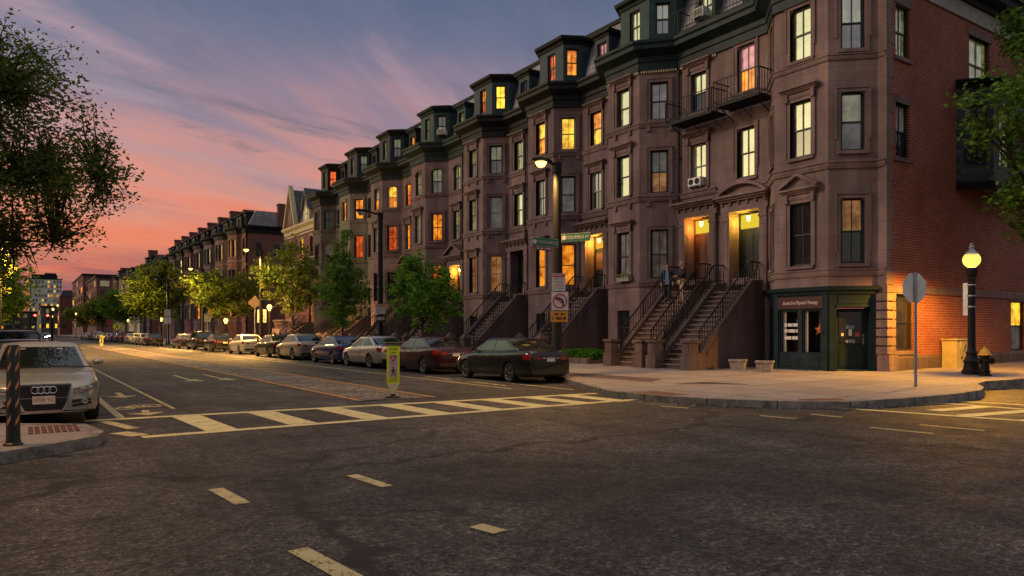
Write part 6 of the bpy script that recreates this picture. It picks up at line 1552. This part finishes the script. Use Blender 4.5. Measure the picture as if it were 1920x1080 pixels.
# flower boxes on the sill
t = thing('flower_box', 'window box with flowers on the parlour sill of the men on the steps house', 'window box', (XB-.15, 25.5, 4.1)); b = MB(); b.box(XB-.32, XB-.1, 25.1, 25.9, 4.0, 4.18); b.build('box', [M['wood']], t); b = MB()
for _ in range(260):
    p = Vector((rg.uniform(XB-.34, XB-.08), rg.uniform(25.1, 25.9), rg.uniform(4.16, 4.36))); a = Vector(rg.normal(size=3)).normalized()*.04; q = a.cross(Vector(rg.normal(size=3))).normalized()*.025; b.poly([p-a, p-q, p+a, p+q], int(rg.random() < .3))
b.build('flowers', [M['leaf_green'], plain('pale_petals', (.6, .5, .4))], t, fix=False)

# ------------------------------------------------------------------ people
def skin(name, verts, edges, radii, mat, parent, root=0, sub=2):
    me = bpy.data.meshes.new(name); me.from_pydata(verts, edges, []); o = bpy.data.objects.new(name, me); COL.objects.link(o)
    md = o.modifiers.new('s', 'SKIN'); md.use_smooth_shade = True
    for i, sv in enumerate(me.skin_vertices[0].data):
        r = radii[i]; sv.radius = r if hasattr(r, '__len__') else (r, r); sv.use_root = (i == root)
    sb_ = o.modifiers.new('d', 'SUBSURF'); sb_.levels = sub; sb_.render_levels = sub
    bpy.context.view_layer.update(); ev = o.evaluated_get(bpy.context.evaluated_depsgraph_get()); nm = bpy.data.meshes.new_from_object(ev)
    bpy.data.objects.remove(o); nm.materials.clear(); nm.materials.append(mat); return link(name, nm, parent)
class Sk:
    def __init__(s): s.v = []; s.e = []; s.r = []
    def add(s, p, r, par=None):
        s.v.append(tuple(p)); s.r.append(r); i = len(s.v)-1
        if par is not None: s.e.append((par, i))
        return i
def lerp3(a, c, t): return tuple(a[i]+(c[i]-a[i])*t for i in range(3))
def person(label, loc, rz, J, cloth):
    """J: joints in a local frame, front = -y"""
    t = thing('person', label, 'person', loc, rz); k = Sk()
    pel = k.add(J['pelvis'], (.13, .095)); wst = k.add(J['waist'], (.125, .09), pel); ch = k.add(J['chest'], (.15, .105), wst); nk0 = k.add(J['neck'], .058, ch)
    hd = J['head']; j = k.add(lerp3(J['neck'], hd, .5), .055, nk0); a = k.add((hd[0], hd[1]-.0, hd[2]-.05), (.072, .085), j); c = k.add((hd[0], hd[1]+.01, hd[2]+.04), (.082, .10), a); k.add((hd[0], hd[1]+.01, hd[2]+.10), (.065, .08), c); nz = k.add((hd[0]+J['face'][0]*.09, hd[1]+J['face'][1]*.10, hd[2]-.01), .025, a)
    for s in ('l', 'r'):
        sh = k.add(J['sh'+s], .062, ch); el = k.add(J['el'+s], .045, sh); wr = k.add(J['wr'+s], .031, el)
        d = Vector(J['wr'+s])-Vector(J['el'+s]); d.normalize(); pm = k.add(tuple(Vector(J['wr'+s])+d*.06), (.038, .022), wr); side = d.cross(Vector((1, .3, 0))).normalized(); W0 = Vector(J['wr'+s])
        for q in range(4):
            f1 = k.add(tuple(W0+d*.10+side*(q-1.5)*.021), .010, pm); f2 = k.add(tuple(W0+d*(.145+(.012 if q in (1, 2) else 0))+side*(q-1.5)*.021+Vector((0, -.012, 0))), .0085, f1)
        th = k.add(tuple(W0+d*.06+side*.045), .011, wr); k.add(tuple(W0+d*.10+side*.055), .009, th)
        hp = k.add(J['hip'+s], .085, pel); kn = k.add(J['kn'+s], .058, hp); an = k.add(J['an'+s], .042, kn); ft = Vector(J['an'+s])+Vector((0, -.0, -.05)); k.add(tuple(ft+Vector((0, -.12, -.02))), .035, an)
    skin('body', k.v, k.e, k.r, M['skin'], t, pel)
    k = Sk(); p = k.add(J['pelvis'], (.155, .12)); w_ = k.add(J['waist'], (.15, .115), p); c = k.add(J['chest'], (.178, .13), w_); k.add(lerp3(J['chest'], J['neck'], .75), .09, c)
    for s in ('l', 'r'):
        sh = k.add(J['sh'+s], .082, c); el = k.add(J['el'+s], .064, sh); k.add(lerp3(J['el'+s], J['wr'+s], .9), .05, el)
    skin('jacket', k.v, k.e, k.r, cloth['jacket'], t)
    k = Sk(); p = k.add((J['pelvis'][0], J['pelvis'][1], J['pelvis'][2]-.02), (.15, .112))
    for s in ('l', 'r'):
        h = k.add(J['hip'+s], .100, p); q = k.add(J['kn'+s], .076, h); k.add(lerp3(J['kn'+s], J['an'+s], .95), .064, q)
    skin('trousers', k.v, k.e, k.r, cloth['trousers'], t)
    b = MB()
    for s in ('l', 'r'):
        a = Vector(J['an'+s]); b.T = Matrix.Translation((a.x, a.y, a.z-.09)); b.prism([(-.045, .07, 0), (.045, .07, 0), (.05, -.10, 0), (.035, -.20, 0), (-.035, -.20, 0), (-.05, -.10, 0)], (0, 0, .07)); b.prism([(-.04, .065, .07), (.04, .065, .07), (.04, -.04, .07), (-.04, -.04, .07)], (0, 0, .04))
    b.T = None; b.build('shoes', [M['black_s']], t, local=True)
    if cloth.get('shirt'):
        C, Wt, Pv = Vector(J['chest']), Vector(J['waist']), Vector(J['pelvis']); f = Vector((0, -1, 0)); b = MB()
        for (p, q, w0, w1) in ((C+Vector((0, 0, .17)), C, .035, .06), (C, Wt, .06, .075), (Wt, Pv+Vector((0, 0, -.10)), .075, .10)):
            yo = [-.118 if p != C+Vector((0, 0, .17)) else -.085, -.145]
            b.prism([(p.x-w0, p.y-.145+(.05 if w0 < .05 else 0), p.z), (p.x+w0, p.y-.145+(.05 if w0 < .05 else 0), p.z), (q.x+w1, q.y-.145, q.z), (q.x-w1, q.y-.145, q.z)], (0, .05, 0))
        b.build('shirt', [cloth['shirt']], t, local=True)
    b = MB(); rr = []
    for ph in np.linspace(.1, 1.57, 6):
        rr.append([b.V((hd[0]+.088*math.cos(ph)*math.cos(a), hd[1]+.012+.106*math.cos(ph)*math.sin(a), hd[2]+.035+.105*math.sin(ph))) for a in np.linspace(0, 2*math.pi, 15)[:-1]])
    for a, c in zip(rr, rr[1:]):
        for q in range(14):
            if J['face'][1] < -.5 and a is rr[0] and 7 < q < 14: continue
            b.idx([a[q], a[(q+1) % 14], c[(q+1) % 14], c[q]])
    b.build('hair', [cloth['hair']], t, True, local=True)
    b = MB(); fx, fy = J['face']; sxx, syy = -fy, fx
    for s in (-1, 1): b.lathe([(.003, -.003), (.007, 0), (.003, .003)], 6, 0, (hd[0]+fx*.088+sxx*s*.033, hd[1]+fy*.092+syy*s*.033, hd[2]+.02))
    b.box(hd[0]+fx*.085-.022, hd[0]+fx*.085+.022, hd[1]+fy*.088-.01, hd[1]+fy*.088+.01, hd[2]-.062, hd[2]-.052); b.build('face_features', [M['door_brown']], t, local=True)
    for s in (-1, 1): pass
    return t
M['skin'] = plain('skin', (.42, .24, .17), .6, 0, .1)
J1 = dict(pelvis=(0, 0, .98), waist=(0, -.01, 1.13), chest=(0, 0, 1.34), neck=(0, .0, 1.53), head=(0, -.01, 1.67), face=(0, -1), shl=(.18, .01, 1.45), shr=(-.18, .01, 1.45), ell=(.27, .02, 1.17), elr=(-.26, .03, 1.17), wrl=(.25, -.10, .95), wrr=(-.25, -.06, .93), hipl=(.09, 0, .94), hipr=(-.09, 0, .94), knl=(.10, -.10, .53), knr=(-.09, .0, .52), anl=(.08, -.10, .10), anr=(-.07, .08, .27))
J2 = dict(pelvis=(0, 0, .98), waist=(0, .0, 1.13), chest=(0, .02, 1.34), neck=(0, .0, 1.53), head=(0, -.04, 1.67), face=(0, -1), shl=(.18, .01, 1.45), shr=(-.18, .01, 1.45), ell=(.24, -.08, 1.20), elr=(-.23, .06, 1.18), wrl=(.20, -.33, 1.16), wrr=(-.21, -.10, .98), hipl=(.09, 0, .94), hipr=(-.09, 0, .94), knl=(.10, -.04, .52), knr=(-.10, .0, .52), anl=(.11, .02, .10), anr=(-.11, .06, .10))
def stepz(x):
    i = math.floor((x-20.85)/(3.25/16)); return gz(20.5)+(3.42-gz(20.5))/16*(i+1)
x1 = 23.45; person('man in a dark jacket and light blue shirt walking down the stone steps', (x1, 22.72, stepz(x1)-.0), R(-46), J1, dict(jacket=plain('navy_jacket', (.012, .017, .03), .8), trousers=plain('dark_jeans', (.014, .016, .024), .8), shirt=plain('blue_shirt', (.16, .26, .46), .8), hair=plain('dark_hair', (.03, .02, .015), .7)))
x2 = 23.35; person('grey haired man in a dark jacket and khaki trousers turned sideways on the steps', (x2, 21.74, stepz(x2)), R(-118), J2, dict(jacket=plain('black_jacket', (.012, .012, .016), .8), trousers=plain('khaki', (.42, .31, .20), .85), hair=plain('grey_hair', (.30, .24, .21), .8)))
x3 = 24.05; t = thing('flower_pot', 'white flower pot on the top step by the black door', 'pot', (XW-.35, 35.75, 3.4)); b = MB(); b.lathe([(.12, 0), (.17, .3), (.19, .31), (.19, .36), (.15, .36)], 14); b.build('pot', [M['white']], t, True, local=True)

# ------------------------------------------------------------------ camera, sun, sky
cam = bpy.data.cameras.new('camera'); co = bpy.data.objects.new('camera', cam); COL.objects.link(co); S.camera = co
cam.sensor_width = 36; cam.lens = 1373.7/1920*36; cam.shift_y = 82/1920; cam.clip_end = 5000; cam.clip_start = .05
co.location = (0, 0, 1.65); co.rotation_euler = (R(90), 0, R(-33.955))
SAZ, SEL = 62, 4.0            # the sun has just left: azimuth in degrees left of the avenue
sun = bpy.data.lights.new('sun', 'SUN'); sun.energy = .75; sun.angle = R(9); sun.color = (1, .70, .60)
so = bpy.data.objects.new('sun', sun); COL.objects.link(so); dv = Vector((-math.sin(R(SAZ))*math.cos(R(SEL+22)), math.cos(R(SAZ))*math.cos(R(SEL+22)), math.sin(R(SEL+22)))); so.rotation_euler = dv.to_track_quat('Z', 'Y').to_euler()
w = bpy.data.worlds.new('World'); S.world = w; w.use_nodes = True; nt = w.node_tree; nt.nodes.clear(); n = N(nt)
out = nt.nodes.new('ShaderNodeOutputWorld'); D = nt.nodes.new('ShaderNodeTexCoord').outputs['Generated']; x, y, z = n.xyz(D)[:3]
sky = n('TexSky'); sky.sky_type = 'NISHITA'; sky.sun_disc = False; sky.sun_elevation = R(SEL); sky.sun_rotation = R(-SAZ); sky.air_density = 1.2; sky.dust_density = 2.5
bg1 = n('Background', i_Strength=.05); nt.links.new(sky.outputs[0], bg1.inputs[0])
zc = n.math('MAXIMUM', z, .0); el = n.math('ARCSINE', zc); eld = n.math('MULTIPLY', el, 57.3)
az = n.math('MULTIPLY', n.math('ARCTAN2', n.math('MULTIPLY', x, -1), y), 57.3)            # degrees, positive to the left
iz = n.math('DIVIDE', 1.0, n.math('ADD', zc, .10)); cx = n.math('MULTIPLY', x, iz); cy = n.math('MULTIPLY', y, iz)
cs, sn = math.cos(R(28)), math.sin(R(28))
u = n.math('ADD', n.math('MULTIPLY', cx, cs), n.math('MULTIPLY', cy, sn)); v = n.math('SUBTRACT', n.math('MULTIPLY', cy, cs), n.math('MULTIPLY', cx, sn))
st = n.noise(1.0, n.comb(n.math('MULTIPLY', u, .42), n.math('MULTIPLY', v, 1.3)), 6, .55, .8); fi = n.noise(1.0, n.comb(n.math('MULTIPLY', u, 1.3), n.math('MULTIPLY', v, 4.2), 3.0), 6, .6, .6)
cl_ = n.math('ADD', n.math('MULTIPLY', st, .86), n.math('MULTIPLY', fi, .14))
lift = n.math('MULTIPLY', n.math('SUBTRACT', cl_, .5), 26.0)
e2 = n.math('DIVIDE', n.math('ADD', eld, lift), 40.0)
srgb = lambda r, g, b: tuple(((c/255+.055)/1.055)**2.4 if c > 10 else c/3294 for c in (r, g, b))
base = n.ramp(e2, [(.0, srgb(150, 62, 84)), (.05, srgb(205, 85, 84)), (.13, srgb(228, 108, 82)), (.22, srgb(222, 128, 108)), (.31, srgb(190, 128, 126)), (.40, srgb(140, 112, 132)), (.50, srgb(98, 97, 126)), (.62, srgb(68, 82, 114)), (.85, srgb(88, 104, 140))])
pale = n.math('MULTIPLY', n.ramp(n.noise(1.0, n.comb(n.math('MULTIPLY', u, .5), n.math('MULTIPLY', v, 1.15), 11.0), 7, .58, 1.2), [(.50, 0), (.66, 1)]), n.ramp(n.math('DIVIDE', eld, 40.0), [(.22, 0), (.34, .9), (.6, .55), (.8, 0)]))
base = n.mix(pale, base, srgb(176, 142, 152))
dk = n.math('MULTIPLY', n.ramp(n.noise(1.0, n.comb(n.math('MULTIPLY', u, .5), n.math('MULTIPLY', v, .95), 23.0), 7, .6, 1.2), [(.50, 0), (.62, 1)]), n.ramp(n.math('DIVIDE', eld, 40.0), [(.18, 0), (.34, 1), (.8, .5)]))
base = n.mix(dk, base, srgb(66, 74, 104))
# violet bank just above the horizon
bank = n.math('MULTIPLY', n.ramp(n.math('DIVIDE', eld, 12.0), [(.12, 0), (.24, 1), (.38, 1), (.52, 0)]), n.ramp(n.noise(1.0, n.comb(n.math('MULTIPLY', az, .045), n.math('MULTIPLY', eld, .42), 7.0), 5, .6), [(.42, 0), (.6, .85)]))
base = n.mix(bank, base, srgb(96, 66, 100))
lowr = n.ramp(n.math('DIVIDE', eld, 8.0), [(0, .9), (.45, 0)]); base = n.mix(lowr, base, srgb(150, 62, 90))
base = n.mix(.03, base, (.17, .16, .19)); base = n.mix(1.0, base, (.71, .71, .75), 'MULTIPLY')
# pale afterglow far to the left, outside the picture, and dull grey-blue behind
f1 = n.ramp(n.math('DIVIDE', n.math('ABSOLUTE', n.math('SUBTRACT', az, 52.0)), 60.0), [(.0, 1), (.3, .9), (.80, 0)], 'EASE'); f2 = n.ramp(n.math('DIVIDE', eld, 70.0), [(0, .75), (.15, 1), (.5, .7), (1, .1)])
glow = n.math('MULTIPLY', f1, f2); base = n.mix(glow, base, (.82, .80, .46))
up_ = n.ramp(n.math('DIVIDE', eld, 90.0), [(.30, 0), (.6, 1)]); base = n.mix(n.math('MULTIPLY', up_, n.math('SUBTRACT', 1.0, glow)), base, (.26, .25, .29))
back = n.ramp(n.math('DIVIDE', n.math('ABSOLUTE', az), 180.0), [(.45, 0), (.75, 1)]); base = n.mix(n.math('MULTIPLY', back, .75), base, (.34, .31, .32))
blk = n.math('MULTIPLY', n.ramp(n.math('DIVIDE', n.math('ABSOLUTE', az), 180.0), [(.52, 0), (.60, 1)]), n.ramp(n.math('DIVIDE', eld, 30.0), [(.45, 1), (.75, 0)])); base = n.mix(blk, base, (.06, .05, .055))
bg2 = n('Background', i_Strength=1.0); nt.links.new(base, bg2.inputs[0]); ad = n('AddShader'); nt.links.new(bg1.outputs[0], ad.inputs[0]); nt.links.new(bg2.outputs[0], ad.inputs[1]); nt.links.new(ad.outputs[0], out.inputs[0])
S.view_settings.view_transform = 'Standard'; S.view_settings.look = 'None'; S.view_settings.exposure = .38; S.view_settings.gamma = 1
S.render.engine = 'CYCLES'; S.cycles.use_denoising = True; S.cycles.max_bounces = 6; S.cycles.transparent_max_bounces = 8; S.cycles.sample_clamp_indirect = 4; S.cycles.caustics_reflective = False; S.cycles.caustics_refractive = False
